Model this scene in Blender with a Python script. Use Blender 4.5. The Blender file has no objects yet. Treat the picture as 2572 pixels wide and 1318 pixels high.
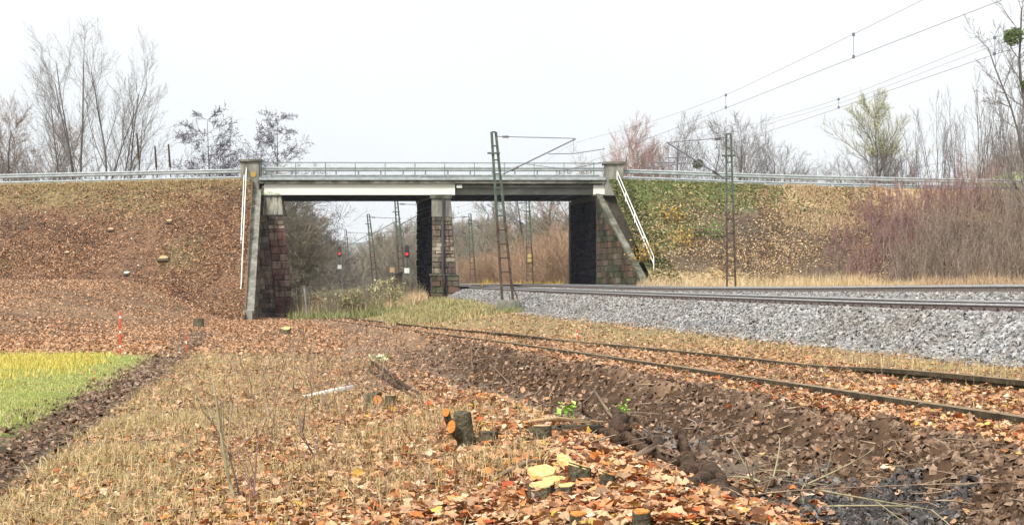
import bpy, math, random
import numpy as np
from mathutils import Vector, Matrix
R = math.radians
random.seed(7); RNG = np.random.default_rng(7)
sc = bpy.context.scene
COL = sc.collection
EYE, F, CX, HY = 1.6, 4200.0, 1286.0, 714.0      # eye height, focal length in photo pixels, image centre, horizon row

# ------------------------------------------------------------------ camera, sky, sun, exposure
cam = bpy.data.cameras.new("camera"); cam_o = bpy.data.objects.new("camera", cam); COL.objects.link(cam_o)
cam_o.location = (0, 0, EYE); cam_o.rotation_euler = (R(90), 0, 0)
cam.sensor_width = 36; cam.lens = 36 * F / 2572; cam.shift_y = (HY - 659) / 2572
cam.clip_start = 0.1; cam.clip_end = 9000
sc.camera = cam_o
SUN_EL, SUN_ROT = R(48), R(215)
world = bpy.data.worlds.new("World"); sc.world = world; world.use_nodes = True
wn = world.node_tree; wn.nodes.clear()
wout = wn.nodes.new("ShaderNodeOutputWorld"); wbg = wn.nodes.new("ShaderNodeBackground")
sky = wn.nodes.new("ShaderNodeTexSky"); sky.sky_type = 'NISHITA'; sky.sun_disc = False
sky.sun_elevation = SUN_EL; sky.sun_rotation = SUN_ROT; sky.air_density = 1.0; sky.dust_density = 6.0; sky.ozone_density = 1.0
hs_ = wn.nodes.new("ShaderNodeHueSaturation"); hs_.inputs["Saturation"].default_value = 0.10
wn.links.new(sky.outputs[0], hs_.inputs["Color"])
wmix = wn.nodes.new("ShaderNodeMixRGB"); wmix.inputs["Fac"].default_value = 0.75          # the even light of a closed cloud deck
wtc = wn.nodes.new("ShaderNodeTexCoord"); wno = wn.nodes.new("ShaderNodeTexNoise"); wno.inputs["Scale"].default_value = 2.2; wno.inputs["Detail"].default_value = 4
wcl = wn.nodes.new("ShaderNodeValToRGB"); wcl.color_ramp.elements[0].position = .38; wcl.color_ramp.elements[1].position = .62
wcl.color_ramp.elements[0].color = (.83, .865, .89, 1); wcl.color_ramp.elements[1].color = (.97, .975, .98, 1)
wsc = wn.nodes.new("ShaderNodeVectorMath"); wsc.operation = 'SCALE'; wsc.inputs["Scale"].default_value = 9.0
wn.links.new(wtc.outputs["Generated"], wno.inputs["Vector"]); wn.links.new(wno.outputs["Fac"], wcl.inputs["Fac"]); wn.links.new(wcl.outputs["Color"], wsc.inputs[0])
wn.links.new(wsc.outputs[0], wmix.inputs["Color2"])
wn.links.new(hs_.outputs[0], wmix.inputs["Color1"]); wn.links.new(wmix.outputs[0], wbg.inputs["Color"])
wbg.inputs["Strength"].default_value = 0.10
wn.links.new(wbg.outputs[0], wout.inputs["Surface"])
sun = bpy.data.lights.new("sun", 'SUN'); sun.energy = 3.0; sun.angle = R(12); sun.color = (1.0, 0.96, 0.9)
sun_o = bpy.data.objects.new("sun", sun); COL.objects.link(sun_o)
sd = Vector((math.sin(SUN_ROT) * math.cos(SUN_EL), math.cos(SUN_ROT) * math.cos(SUN_EL), math.sin(SUN_EL)))
sun_o.rotation_euler = sd.to_track_quat('Z', 'Y').to_euler()
sc.view_settings.view_transform = 'Standard'; sc.view_settings.look = 'None'
sc.view_settings.gamma = 1.0; sc.view_settings.exposure = 0.68
sc.render.engine = 'CYCLES'
sc.cycles.max_bounces = 5; sc.cycles.diffuse_bounces = 3; sc.cycles.volume_bounces = 0

# ------------------------------------------------------------------ numeric helpers
def W(px, py, Y):
    return np.array([(px - CX) / F * Y, Y, EYE + (HY - py) / F * Y])
def table(pts, win=12.0, lo=-20, hi=1500, step=0.5):
    xs = np.arange(lo, hi, step); p = np.array(pts, float)
    v = np.interp(xs, p[:, 0], p[:, 1])
    s0 = (p[1, 1] - p[0, 1]) / (p[1, 0] - p[0, 0]); v = np.where(xs < p[0, 0], p[0, 1] + s0 * (xs - p[0, 0]), v)
    s1 = (p[-1, 1] - p[-2, 1]) / (p[-1, 0] - p[-2, 0]); v = np.where(xs > p[-1, 0], p[-1, 1] + s1 * (xs - p[-1, 0]), v)
    k = max(1, int(win / step)) | 1
    for _ in range(2):
        e = np.concatenate([2 * v[0] - v[k // 2:0:-1], v, 2 * v[-1] - v[-2:-k // 2 - 1:-1]])
        v = np.convolve(e, np.ones(k) / k, 'valid')[:len(xs)]
    return lambda y: np.interp(y, xs, v)
_h = np.random.default_rng(3).random((256, 256))
def vn(x, y, s=1.0, o=0):
    x = np.asarray(x, float) / s + o * 17.3 + 1000; y = np.asarray(y, float) / s + o * 7.7 + 1000
    xi = np.floor(x).astype(int); yi = np.floor(y).astype(int); fx = x - xi; fy = y - yi
    fx = fx * fx * (3 - 2 * fx); fy = fy * fy * (3 - 2 * fy)
    g = lambda a, b: _h[a & 255, b & 255]
    return (g(xi, yi) * (1 - fx) + g(xi + 1, yi) * fx) * (1 - fy) + (g(xi, yi + 1) * (1 - fx) + g(xi + 1, yi + 1) * fx) * fy - 0.5
def ss(a, b, x):
    t = np.clip((np.asarray(x, float) - a) / (b - a), 0, 1); return t * t * (3 - 2 * t)
def lerp(a, b, t): return a + (b - a) * t

# heights are written as depth below the eye
h_field = table([(0, .85), (7.5, 1.05), (11.5, 1.13), (20, 1.27), (38, 1.62), (72, 1.98), (100, 2.12), (150, 2.2), (400, 2.0), (1500, 2.0)], 5)
x_side = table([(0, 3.28), (8.1, 2.47), (24.9, .72), (51.8, -2.5), (85, -8.3), (104, -12.2), (130, -17.2), (200, -31), (600, -110)], 12)
h_side = table([(0, .48), (24.9, .96), (55, 1.54), (85, 1.9), (104, 2.05), (130, 2.15), (300, 2.1), (1500, 2)], 10)
x_main = table([(0, 13.98), (150, -8.37), (200, -15.1), (250, -20.6), (600, -52.8), (1400, -127)], 25)
h_main = table([(0, .36), (31, .36), (37, .39), (46, .375), (60, .35), (75, .305), (93, .24), (117, .14), (160, .05), (220, .02), (1500, .0)], 6)
h_far = table([(0, -.05), (39.6, .014), (47, .05), (59, .105), (77, .13), (97, .05), (120, -.02), (151, -.03), (1500, -.03)], 8)
h_toe = table([(0, 1.3), (80, 1.28), (112, .95), (200, .6), (1500, .8)], 10)
Y0, SK = 112.0, 0.187                     # bridge front, skew of its walls
def mud_x(Y): return -3.3 - 0.162 * (Y - 10.8)
def g_h(X, Y, rough=True):
    X = np.asarray(X, float); Y = np.asarray(Y, float)
    xs, hs = x_side(Y), h_side(Y); d = xs - X
    field = h_field(Y) + 0 * X
    bed = hs + 0.06
    near = 1 - ss(22, 42, Y)
    hd = np.maximum(0.71 + 0.034 * Y, bed + .12)
    hd = lerp(np.maximum(field, bed) + .05, hd, near)
    mound = field - .21 * np.exp(-((d - 2.15) / .7) ** 2) * (1 - ss(12, 22, Y)) - .06 * np.clip(vn(X, Y, .9, 98) + .2, 0, 1) * (1 - ss(12, 20, Y)) * (d > 1.6)
    left = lerp(bed, hd, ss(.5 + .15 * vn(X, Y, 1.1, 97), 1.08, d)); left = lerp(left, mound, ss(1.25, 1.8 + .02 * Y, d)); left = left - 2.5 * np.clip((Y - 46) / 58, 0, 1) ** 1.3 * ss(4, 12, -12 - X)
    xt = x_main(Y) - 1.85
    t = ss(0, 1, (-d - 1.7) / np.maximum(xt - xs - 1.7, .5))
    right = lerp(bed, h_toe(Y), t)
    right = lerp(right, .75, ss(2.5, 6, X - xt - 1))
    h = np.where(d > .45, left, np.where(d > -1.7, bed, right))
    # mud wheel track pressed into the field
    m = np.exp(-((X - mud_x(Y)) / .5) ** 2) * (1 - ss(56, 72, Y)); h = h + .09 * m
    if rough:
        a = (.05 * vn(X, Y, 1.3) + .03 * vn(X, Y, .45, 1) + .016 * vn(X, Y, .17, 2)) * (.45 + .55 * ss(10, 18, Y))
        soil = ss(.4, .7, d) * (1 - ss(1.3, 1.8, d)) * near
        h = h + a * np.where(np.abs(d + .6) < 1.2, .25, 1) + soil * (.10 * vn(X * .3 + Y * .25, Y, .16, 99) + .16 * vn(X, Y, .5, 5) + .10 * vn(X, Y, .2, 3) + .07 * vn(X, Y, .09, 4)) + m * .06 * vn(X, Y, .15, 6)
    return h
def gz(X, Y): return EYE - g_h(X, Y)
def hit(px, py, ylo=4.0, yhi=125):
    """where the photo's ray meets the ground"""
    ys = np.exp(np.linspace(math.log(ylo), math.log(yhi), 3000)); X = (px - CX) / F * ys
    d = (py - HY) / F * ys - g_h(X, ys, True)
    k = np.argmax(d > 0); Y = ys[k]; x = (px - CX) / F * Y
    return np.array([x, Y, float(gz(x, Y))])

# ------------------------------------------------------------------ materials
def mat(name, c1, c2=None, scale=4.0, rough=.85, bump=.0, bscale=None, metal=0, island=None, attr=None, detail=6, emit=None, c3=None, spec=None, vec=None):
    m = bpy.data.materials.new(name); m.use_nodes = True; nt = m.node_tree; b = nt.nodes["Principled BSDF"]
    b.inputs["Roughness"].default_value = rough; b.inputs["Metallic"].default_value = metal
    b.inputs["Specular IOR Level"].default_value = spec if spec is not None else (.12 if rough > .64 else .45)
    tc = nt.nodes.new("ShaderNodeTexCoord")
    n = nt.nodes.new("ShaderNodeTexNoise"); n.inputs["Scale"].default_value = scale; n.inputs["Detail"].default_value = detail; n.inputs["Roughness"].default_value = .65
    if vec:
        mp = nt.nodes.new("ShaderNodeMapping"); mp.inputs["Scale"].default_value = vec; nt.links.new(tc.outputs["Object"], mp.inputs["Vector"]); nt.links.new(mp.outputs[0], n.inputs["Vector"])
    else: nt.links.new(tc.outputs["Object"], n.inputs["Vector"])
    col = None
    if island:
        g = nt.nodes.new("ShaderNodeNewGeometry"); r = nt.nodes.new("ShaderNodeValToRGB"); r.color_ramp.interpolation = 'LINEAR'
        nt.links.new(g.outputs["Random Per Island"], r.inputs["Fac"])
        e = r.color_ramp.elements
        for i, c in enumerate(island):
            p = i / (len(island) - 1)
            el = e[i] if i < 2 and len(island) == 2 else (e[0] if i == 0 else (e[-1] if i == len(island) - 1 else e.new(p)))
            el.position = p; el.color = (*c, 1)
        col = r.outputs["Color"]
        if c1 is not None:
            mx = nt.nodes.new("ShaderNodeMixRGB"); mx.blend_type = 'MULTIPLY'; mx.inputs["Fac"].default_value = 1
            rr = nt.nodes.new("ShaderNodeValToRGB"); rr.color_ramp.elements[0].color = (*c1, 1); rr.color_ramp.elements[1].color = (1.1, 1.1, 1.1, 1)
            rr.color_ramp.elements[0].position = .35; rr.color_ramp.elements[1].position = .6
            nt.links.new(n.outputs["Fac"], rr.inputs["Fac"]); nt.links.new(col, mx.inputs["Color1"]); nt.links.new(rr.outputs["Color"], mx.inputs["Color2"])
            col = mx.outputs["Color"]
    elif c2 is not None:
        r = nt.nodes.new("ShaderNodeValToRGB"); r.color_ramp.elements[0].color = (*c1, 1); r.color_ramp.elements[1].color = (*c2, 1)
        r.color_ramp.elements[0].position = .36; r.color_ramp.elements[1].position = .64
        if c3 is not None:
            el = r.color_ramp.elements.new(.8); el.color = (*c3, 1)
        nt.links.new(n.outputs["Fac"], r.inputs["Fac"]); col = r.outputs["Color"]
    if attr:
        a = nt.nodes.new("ShaderNodeAttribute"); a.attribute_name = attr
        mx = nt.nodes.new("ShaderNodeMixRGB"); mx.blend_type = 'MULTIPLY'; mx.inputs["Fac"].default_value = 1
        nt.links.new(a.outputs["Color"], mx.inputs["Color1"])
        if col is not None: nt.links.new(col, mx.inputs["Color2"])
        else: mx.inputs["Color2"].default_value = (1, 1, 1, 1)
        col = mx.outputs["Color"]
    if col is not None: nt.links.new(col, b.inputs["Base Color"])
    else: b.inputs["Base Color"].default_value = (*c1, 1)
    if bump:
        bn = nt.nodes.new("ShaderNodeTexNoise"); bn.inputs["Scale"].default_value = bscale or scale * 4; bn.inputs["Detail"].default_value = 5
        nt.links.new(tc.outputs["Object"], bn.inputs["Vector"])
        bp = nt.nodes.new("ShaderNodeBump"); bp.inputs["Strength"].default_value = bump; bp.inputs["Distance"].default_value = .03
        nt.links.new(bn.outputs["Fac"], bp.inputs["Height"]); nt.links.new(bp.outputs[0], b.inputs["Normal"])
    if emit:
        b.inputs["Emission Color"].default_value = (*emit[0], 1); b.inputs["Emission Strength"].default_value = emit[1]
    return m
M = {}
M['ground'] = mat('ground', (.62, .62, .62), (1.25, 1.22, 1.15), scale=9, bump=1, bscale=30, attr='Col')
M['embank'] = mat('embankment soil', (.6, .6, .6), (1.25, 1.22, 1.15), scale=2.2, bump=1, bscale=12, attr='Col')
M['ballast'] = mat('ballast bed', (.05, .05, .055), (.13, .13, .135), scale=16, bump=1, bscale=22, detail=3)
M['stone_b'] = mat('ballast stone', (.84, .78, .72), scale=.55, island=[(.06, .06, .06), (.235, .233, .228), (.45, .445, .435), (.11, .11, .11), (.33, .325, .32), (.20, .175, .155)], rough=.9)
M['concrete'] = mat('weathered concrete', (.10, .098, .08), (.29, .28, .24), scale=1.2, bump=.3, bscale=14, vec=(1.6, 1.6, .45))
M['streak'] = mat('lime streaked concrete', (.07, .065, .045), (.50, .48, .40), scale=2.2, bump=.3, bscale=14, vec=(3, 3, .35))
M['conc_dark'] = mat('mossy dark concrete', (.045, .05, .032), (.22, .21, .17), scale=1.1, bump=.4, bscale=12)
M['beam'] = mat('pale beam concrete', (.66, .65, .58), (.76, .75, .68), scale=1.1, bump=.1, bscale=20, vec=(.5, 1, 2.2))
M['beam_shade'] = mat('shaded beam concrete', (.16, .16, .14), (.27, .27, .24), scale=.8, bump=.2, bscale=20)  # shade under the deck overhang is put into this beam colour
M['soffit'] = mat('near black soffit', (.014, .013, .024), (.028, .026, .042), scale=.8, spec=.02)  # even blue black underside
M['sand'] = mat('brown sandstone', (.30, .30, .27), vec=(2, 2, .5), island=[(.10, .085, .065), (.24, .19, .14), (.15, .125, .095), (.36, .31, .24), (.21, .14, .11), (.08, .07, .06)], scale=1.6, bump=.6, bscale=14)
M['red'] = mat('red sandstone', (.34, .33, .33), vec=(2, 2, .5), island=[(.21, .10, .08), (.13, .075, .06), (.30, .22, .18), (.17, .085, .07), (.10, .06, .05)], scale=1.6, bump=.6, bscale=14)
M['sand_shade'] = mat('soot and shade stone', (.6, .6, .6), island=[(.004, .004, .007), (.010, .009, .013), (.007, .006, .009)], spec=.02, scale=3, bump=.5, bscale=14)  # the bridge's shadow is put into the stone colour along with soot
M['sand_green'] = mat('mossy stone', (.32, .36, .28), vec=(1.5, 1.5, .6), island=[(.045, .05, .032), (.09, .075, .05), (.14, .08, .06), (.055, .065, .038), (.17, .13, .10)], scale=.7, bump=.6, bscale=14)
M['mortar'] = mat('mortar', (.07, .06, .045), (.13, .11, .085), scale=4, bump=.3)
M['galv'] = mat('galvanised steel', (.28, .31, .31), (.44, .47, .47), scale=2.5, rough=.5, metal=.35)
M['mesh'] = mat('grey green railing paint', (.12, .15, .14), (.2, .23, .22), scale=3, rough=.6)
M['white'] = mat('white tube', (.62, .64, .58), (.8, .82, .76), scale=5, rough=.5)
M['mast_g'] = mat('green mast steel', (.045, .065, .05), (.11, .135, .105), scale=4, rough=.7)
M['mast_r'] = mat('rusty mast steel', (.045, .032, .026), (.11, .08, .062), scale=5, rough=.85)
M['wire'] = mat('dark wire', (.14, .14, .17), rough=.6)
M['insul'] = mat('brown insulator', (.05, .03, .03), rough=.35)
M['rail'] = mat('rail side', (.12, .095, .085), (.19, .16, .145), scale=9, rough=.75)
M['head'] = mat('bright rail head', (.40, .41, .41), (.58, .58, .57), scale=5, rough=.4, metal=.3)
M['rust'] = mat('old rusted rail', (.035, .028, .017), (.09, .07, .042), scale=7, rough=.9, bump=.5)
M['rhead'] = mat('rusted rail head', (.17, .12, .075), (.30, .23, .15), scale=12, rough=.85, bump=.4)
M['sleeper'] = mat('concrete sleeper', (.36, .33, .31), (.56, .52, .49), scale=6, rough=.9)
M['clip'] = mat('rusty clip', (.045, .026, .02), (.09, .05, .04), scale=30)
M['asph'] = mat('asphalt', (.045, .045, .048), (.07, .07, .072), scale=20)
M['bark'] = mat('grey bark', (.075, .065, .06), (.15, .135, .12), scale=6)
M['twig_grey'] = mat('grey brown twigs', None, island=[(.10, .085, .075), (.20, .175, .155), (.14, .12, .11)])
M['twig_dark'] = mat('dark alder twigs', None, island=[(.06, .05, .07), (.13, .11, .14), (.09, .08, .10)])
M['twig_pink'] = mat('pinkish twigs', None, island=[(.30, .19, .15), (.42, .27, .22), (.26, .18, .15)])
M['twig_red'] = mat('reddish purple stems', None, island=[(.16, .08, .078), (.28, .14, .13), (.20, .115, .105), (.38, .26, .22), (.13, .075, .07)])
M['twig_brown'] = mat('brown stems', None, island=[(.15, .11, .085), (.28, .21, .16), (.19, .135, .105), (.42, .34, .27), (.11, .08, .065)])
M['twig_orange'] = mat('tan orange twigs', None, island=[(.30, .18, .11), (.42, .27, .17), (.26, .18, .13), (.46, .33, .21)])
M['twig_olive'] = mat('olive brown twigs', None, island=[(.15, .13, .095), (.26, .225, .16), (.20, .17, .135)])
M['leaf_y'] = mat('pale yellow leaf', None, island=[(.50, .52, .26), (.66, .66, .40), (.40, .43, .2)])
M['leaf_g'] = mat('fresh green leaf', None, island=[(.22, .42, .06), (.36, .55, .12), (.5, .62, .18)])
M['weed_g'] = mat('mid green weed', None, island=[(.14, .26, .05), (.24, .36, .09), (.10, .18, .04)])
M['leaf_gold'] = mat('golden leaf', None, island=[(.5, .33, .05), (.38, .22, .05), (.55, .42, .10)])
M['ivy'] = mat('dark ivy', None, island=[(.04, .06, .02), (.10, .13, .04), (.06, .085, .03), (.20, .19, .05), (.28, .21, .06)])
M['mistle'] = mat('mistletoe green', None, island=[(.06, .10, .03), (.13, .19, .05), (.20, .26, .08)])
M['litter'] = mat('dry beech and maple leaves', None, island=[(.24, .095, .04), (.52, .30, .16), (.34, .13, .05), (.74, .54, .38), (.46, .20, .07), (.62, .41, .25), (.12, .055, .03), (.56, .34, .19), (.20, .09, .045), (.09, .042, .026), (.52, .36, .22), (.50, .29, .10)], rough=.7)
M['litter_o'] = mat('orange leaves', None, island=[(.46, .12, .035), (.32, .07, .03), (.58, .22, .06), (.24, .06, .03)], rough=.7)
M['litter_b'] = mat('brown bank leaves', None, island=[(.24, .115, .055), (.50, .29, .165), (.12, .065, .04), (.64, .44, .29), (.38, .18, .08), (.52, .31, .17)], rough=.8)
M['litter_yb'] = mat('yellow tan bank leaves', None, island=[(.50, .38, .22), (.68, .54, .36), (.40, .28, .16), (.25, .15, .09), (.5, .34, .14), (.60, .44, .30)], rough=.8)
M['soilc'] = mat('soil crumbs', (.6, .6, .6), island=[(.035, .022, .014), (.20, .125, .082), (.09, .056, .036), (.40, .29, .21), (.15, .090, .056), (.28, .19, .13), (.055, .034, .023)], scale=30, rough=.95)
M['grav_d'] = mat('dark slag crumbs', None, island=[(.03, .028, .027), (.11, .105, .10), (.06, .055, .052), (.24, .225, .21), (.16, .13, .11)], rough=.8)
M['grav_k'] = mat('black slag', None, island=[(.02, .018, .017), (.09, .083, .078), (.045, .04, .038), (.17, .155, .145)], rough=.95)
M['g_dry'] = mat('dry straw grass', None, island=[(.38, .27, .13), (.58, .46, .26), (.26, .17, .085), (.46, .36, .18), (.36, .32, .11)])
M['g_green'] = mat('field grass', None, island=[(.28, .31, .08), (.50, .50, .18), (.36, .39, .11), (.58, .54, .28), (.20, .25, .08), (.44, .38, .18)])
M['g_yellow'] = mat('yellow field grass', None, island=[(.50, .42, .08), (.60, .50, .13), (.42, .42, .10), (.55, .40, .10), (.5, .5, .18)])
M['g_bank'] = mat('bank grass', None, island=[(.075, .11, .035), (.19, .215, .075), (.12, .145, .05), (.30, .28, .14), (.38, .33, .18)])
M['g_straw'] = mat('pale straw grass', None, island=[(.55, .43, .26), (.66, .54, .34), (.42, .30, .17), (.50, .28, .14)])
M['bark_m'] = mat('mossy bark', (.045, .038, .025), (.15, .13, .08), scale=28, bump=1, bscale=50, c3=(.30, .28, .21))
M['cut_o'] = mat('fresh orange cut wood', (.34, .11, .03), (.66, .27, .07), scale=45, vec=(1, 1, 3))
M['cut_y'] = mat('yellow cut wood', (.42, .26, .07), (.74, .58, .28), scale=35, vec=(1, 2.5, 1))
M['cut_t'] = mat('tan cut wood', (.34, .20, .10), (.62, .45, .25), scale=40, vec=(1, 2, 1))
M['birch'] = mat('white birch bark', (.62, .58, .5), (.85, .83, .76), scale=14, c3=(.88, .86, .8))
M['stick'] = mat('dead stick', None, island=[(.12, .08, .055), (.26, .18, .12), (.18, .13, .09), (.38, .30, .21)])
M['stem_g'] = mat('olive sapling bark', (.26, .22, .12), (.36, .32, .2), scale=20)
M['root'] = mat('dark wet root', (.025, .016, .011), (.13, .08, .05), scale=26, bump=1, bscale=60)
M['red_p'] = mat('red stake paint', (.55, .06, .03), (.65, .10, .05), scale=20)
M['white_p'] = mat('white stake paint', (.6, .58, .52), (.72, .7, .64), scale=20)
M['black'] = mat('black signal housing', (.02, .02, .022), rough=.6)
M['lamp_r'] = mat('lit red lamp', (.8, .02, .02), emit=((1, .03, .03), 1.1))
M['yellow_p'] = mat('yellow plate', (.42, .33, .10), rough=.6)
M['hill'] = mat('distant wooded hill', (.10, .10, .085), (.17, .155, .13), scale=.02, detail=10)
M['hill_b'] = mat('brown hill wood', (.12, .085, .07), (.24, .17, .13), scale=.08, detail=10)
M['hill_g'] = mat('green meadow', (.18, .25, .08), (.27, .33, .12), scale=.05)

# ------------------------------------------------------------------ object helpers
def tag(o, label=None, cat=None, group=None, kind=None):
    if label: o["label"] = label
    if cat: o["category"] = cat
    if group: o["group"] = group
    if kind: o["kind"] = kind
    return o
def thing(name, loc, label, cat, group=None, rz=0):
    o = bpy.data.objects.new(name, None); COL.objects.link(o); o.empty_display_size = .3
    o.location = [float(v) for v in loc]; o.rotation_euler = (0, 0, rz)
    return tag(o, label, cat, group)
def origin_of(p):
    v = Vector((0, 0, 0))
    while p is not None: v += p.location; p = p.parent
    return v
def link_mesh(name, me, parent=None, loc=None):
    o = bpy.data.objects.new(name, me); COL.objects.link(o)
    if parent: o.parent = parent
    if loc is not None: o.location = loc
    return o
def np_mesh(name, V, Fc, m, parent=None, smooth=False, col=None):
    """V (n,3) world coordinates, Fc (k,3 or 4) faces"""
    V = np.asarray(V, np.float32); Fc = np.asarray(Fc, np.int32)
    if parent is not None: V = V - np.array(origin_of(parent), np.float32)
    me = bpy.data.meshes.new(name); k = Fc.shape[1]
    me.vertices.add(len(V)); me.vertices.foreach_set("co", V.ravel())
    me.loops.add(Fc.size); me.loops.foreach_set("vertex_index", Fc.ravel())
    me.polygons.add(len(Fc)); me.polygons.foreach_set("loop_start", np.arange(0, Fc.size, k, dtype=np.int32))
    try: me.polygons.foreach_set("loop_total", np.full(len(Fc), k, np.int32))
    except Exception: pass
    me.update(calc_edges=True); me.validate()
    me.polygons.foreach_set("use_smooth", np.full(len(me.polygons), smooth))
    if col is not None:
        a = me.color_attributes.new("Col", 'FLOAT_COLOR', 'POINT')
        c = np.ones((len(V), 4), np.float32); c[:, :3] = col; a.data.foreach_set("color", c.ravel())
    me.materials.append(m)
    return link_mesh(name, me, parent)
class MB:
    def __init__(s): s.v = []; s.f = []
    def quadbox(s, c):      # 8 corners: 4 bottom ccw, 4 top ccw
        n = len(s.v); s.v += [tuple(map(float, p)) for p in c]
        s.f += [tuple(n + i for i in q) for q in ((3, 2, 1, 0), (4, 5, 6, 7), (0, 1, 5, 4), (1, 2, 6, 5), (2, 3, 7, 6), (3, 0, 4, 7))]; return s
    def box(s, a, b):
        x0, y0, z0 = a; x1, y1, z1 = b
        return s.quadbox([(x0, y0, z0), (x1, y0, z0), (x1, y1, z0), (x0, y1, z0), (x0, y0, z1), (x1, y0, z1), (x1, y1, z1), (x0, y1, z1)])
    def bar(s, a, b, w, h=None):
        a = Vector([float(i) for i in a]); b = Vector([float(i) for i in b]); d = (b - a).normalized(); h = h or w
        u = d.cross(Vector((0, 0, 1)));
        if u.length < .05: u = Vector((1, 0, 0))
        u.normalize(); v = u.cross(d).normalized(); u = u * w / 2; v = v * h / 2
        return s.quadbox([a - u - v, a + u - v, a + u + v, a - u + v, b - u - v, b + u - v, b + u + v, b - u + v])
    def tube(s, pts, r, n=8, cap=True):
        pts = [Vector([float(i) for i in p]) for p in pts]; rs = r if isinstance(r, (list, tuple)) else [r] * len(pts)
        base = len(s.v); prev = None
        for i, p in enumerate(pts):
            d = (pts[min(i + 1, len(pts) - 1)] - pts[max(i - 1, 0)]).normalized()
            u = d.cross(Vector((0, 0, 1))) if prev is None else prev - d * prev.dot(d)
            if u.length < .05: u = d.cross(Vector((1, 0, 0)))
            u.normalize(); prev = u; w = d.cross(u)
            for k in range(n):
                t = 2 * math.pi * k / n; s.v.append(tuple(p + (u * math.cos(t) + w * math.sin(t)) * rs[i]))
        for i in range(len(pts) - 1):
            for k in range(n):
                a = base + i * n + k; b = base + i * n + (k + 1) % n; s.f.append((a, b, b + n, a + n))
        if cap:
            s.f.append(tuple(base + k for k in range(n))[::-1]); e = base + (len(pts) - 1) * n; s.f.append(tuple(e + k for k in range(n)))
        return s
    def poly(s, pts):
        n = len(s.v); s.v += [tuple(map(float, p)) for p in pts]; s.f.append(tuple(range(n, n + len(pts)))); return s
    def prism(s, poly, d):   # poly loop extruded by vector d
        n = len(poly); b = len(s.v); s.v += [tuple(map(float, p)) for p in poly] + [tuple(float(p[i] + d[i]) for i in range(3)) for p in poly]
        s.f.append(tuple(b + i for i in range(n))); s.f.append(tuple(b + n + i for i in range(n))[::-1])
        for i in range(n): j = (i + 1) % n; s.f.append((b + j, b + i, b + n + i, b + n + j))
        return s
    def build(s, name, m, parent=None, smooth=False, bevel=0):
        o = origin_of(parent) if parent else Vector((0, 0, 0))
        me = bpy.data.meshes.new(name); me.from_pydata([(v[0] - o.x, v[1] - o.y, v[2] - o.z) for v in s.v], [], s.f); me.update()
        me.materials.append(m)
        if smooth: me.polygons.foreach_set("use_smooth", [True] * len(me.polygons))
        ob = link_mesh(name, me, parent)
        if bevel:
            b = ob.modifiers.new("bevel", 'BEVEL'); b.width = bevel; b.segments = 2; b.limit_method = 'ANGLE'
        return ob
def copy_tree(o, parent=None):
    c = o.copy(); COL.objects.link(c)
    if parent: c.parent = parent
    for ch in list(o.children): copy_tree(ch, c)
    return c
def rand_rot(n, tilt, rng):
    """n rotation matrices: random yaw, tilt of the normal up to about `tilt` radians"""
    yaw = rng.random(n) * 2 * np.pi; az = rng.random(n) * 2 * np.pi; t = rng.normal(0, tilt, n)
    cz, sz = np.cos(yaw), np.sin(yaw); Z = np.zeros(n); O = np.ones(n)
    A = np.stack([np.stack([cz, -sz, Z], -1), np.stack([sz, cz, Z], -1), np.stack([Z, Z, O], -1)], 1)
    k = np.stack([np.cos(az), np.sin(az), Z], -1); K = np.zeros((n, 3, 3))
    K[:, 0, 2] = k[:, 1]; K[:, 1, 2] = -k[:, 0]; K[:, 2, 0] = -k[:, 1]; K[:, 2, 1] = k[:, 0]
    B = np.eye(3)[None] + np.sin(t)[:, None, None] * K + (1 - np.cos(t))[:, None, None] * (K @ K)
    return B @ A
def scatter(name, tv, tf, P, Rm, S, m, parent=None, jitter=0, rng=RNG, smooth=False):
    tv = np.asarray(tv, float); tf = np.asarray(tf); n = len(P); k = len(tv)
    S = np.asarray(S, float); S = S[:, None, None] if S.ndim == 1 else S[:, None, :]
    L = np.broadcast_to(tv[None], (n, k, 3)) * S
    if jitter: L = L + rng.normal(0, jitter, (n, k, 3)) * (S if S.shape[-1] == 1 else S)
    V = np.einsum('nij,nkj->nki', Rm, L) + P[:, None, :]
    Fc = (tf[None] + (np.arange(n) * k)[:, None, None]).reshape(-1, tf.shape[1])
    return np_mesh(name, V.reshape(-1, 3), Fc, m, parent, smooth)
LEAF = (np.array([(0, -.5, .02), (.30, -.22, .10), (.52, .02, .16), (.26, .20, .06), (.2, .45, .10), (0, .6, .0), (-.2, .42, .08), (-.28, .2, .09), (-.5, .0, .14), (-.3, -.24, .06), (0, 0, 0)]),
        np.array([(i, (i + 1) % 10, 10) for i in range(10)]))
LEAF2 = (np.array([(0, -.5, .0), (.38, .0, .12), (0, .55, .02), (-.36, .02, .14)]), np.array([(0, 1, 2), (0, 2, 3)]))
CUBE = (np.array([(-.5, -.5, -.4), (.5, -.5, -.4), (.5, .5, -.4), (-.5, .5, -.4), (-.4, -.4, .4), (.42, -.4, .4), (.4, .4, .4), (-.4, .42, .4)]),
        np.array([(4, 5, 6, 7), (0, 1, 5, 4), (1, 2, 6, 5), (2, 3, 7, 6), (3, 0, 4, 7)]))
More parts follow.
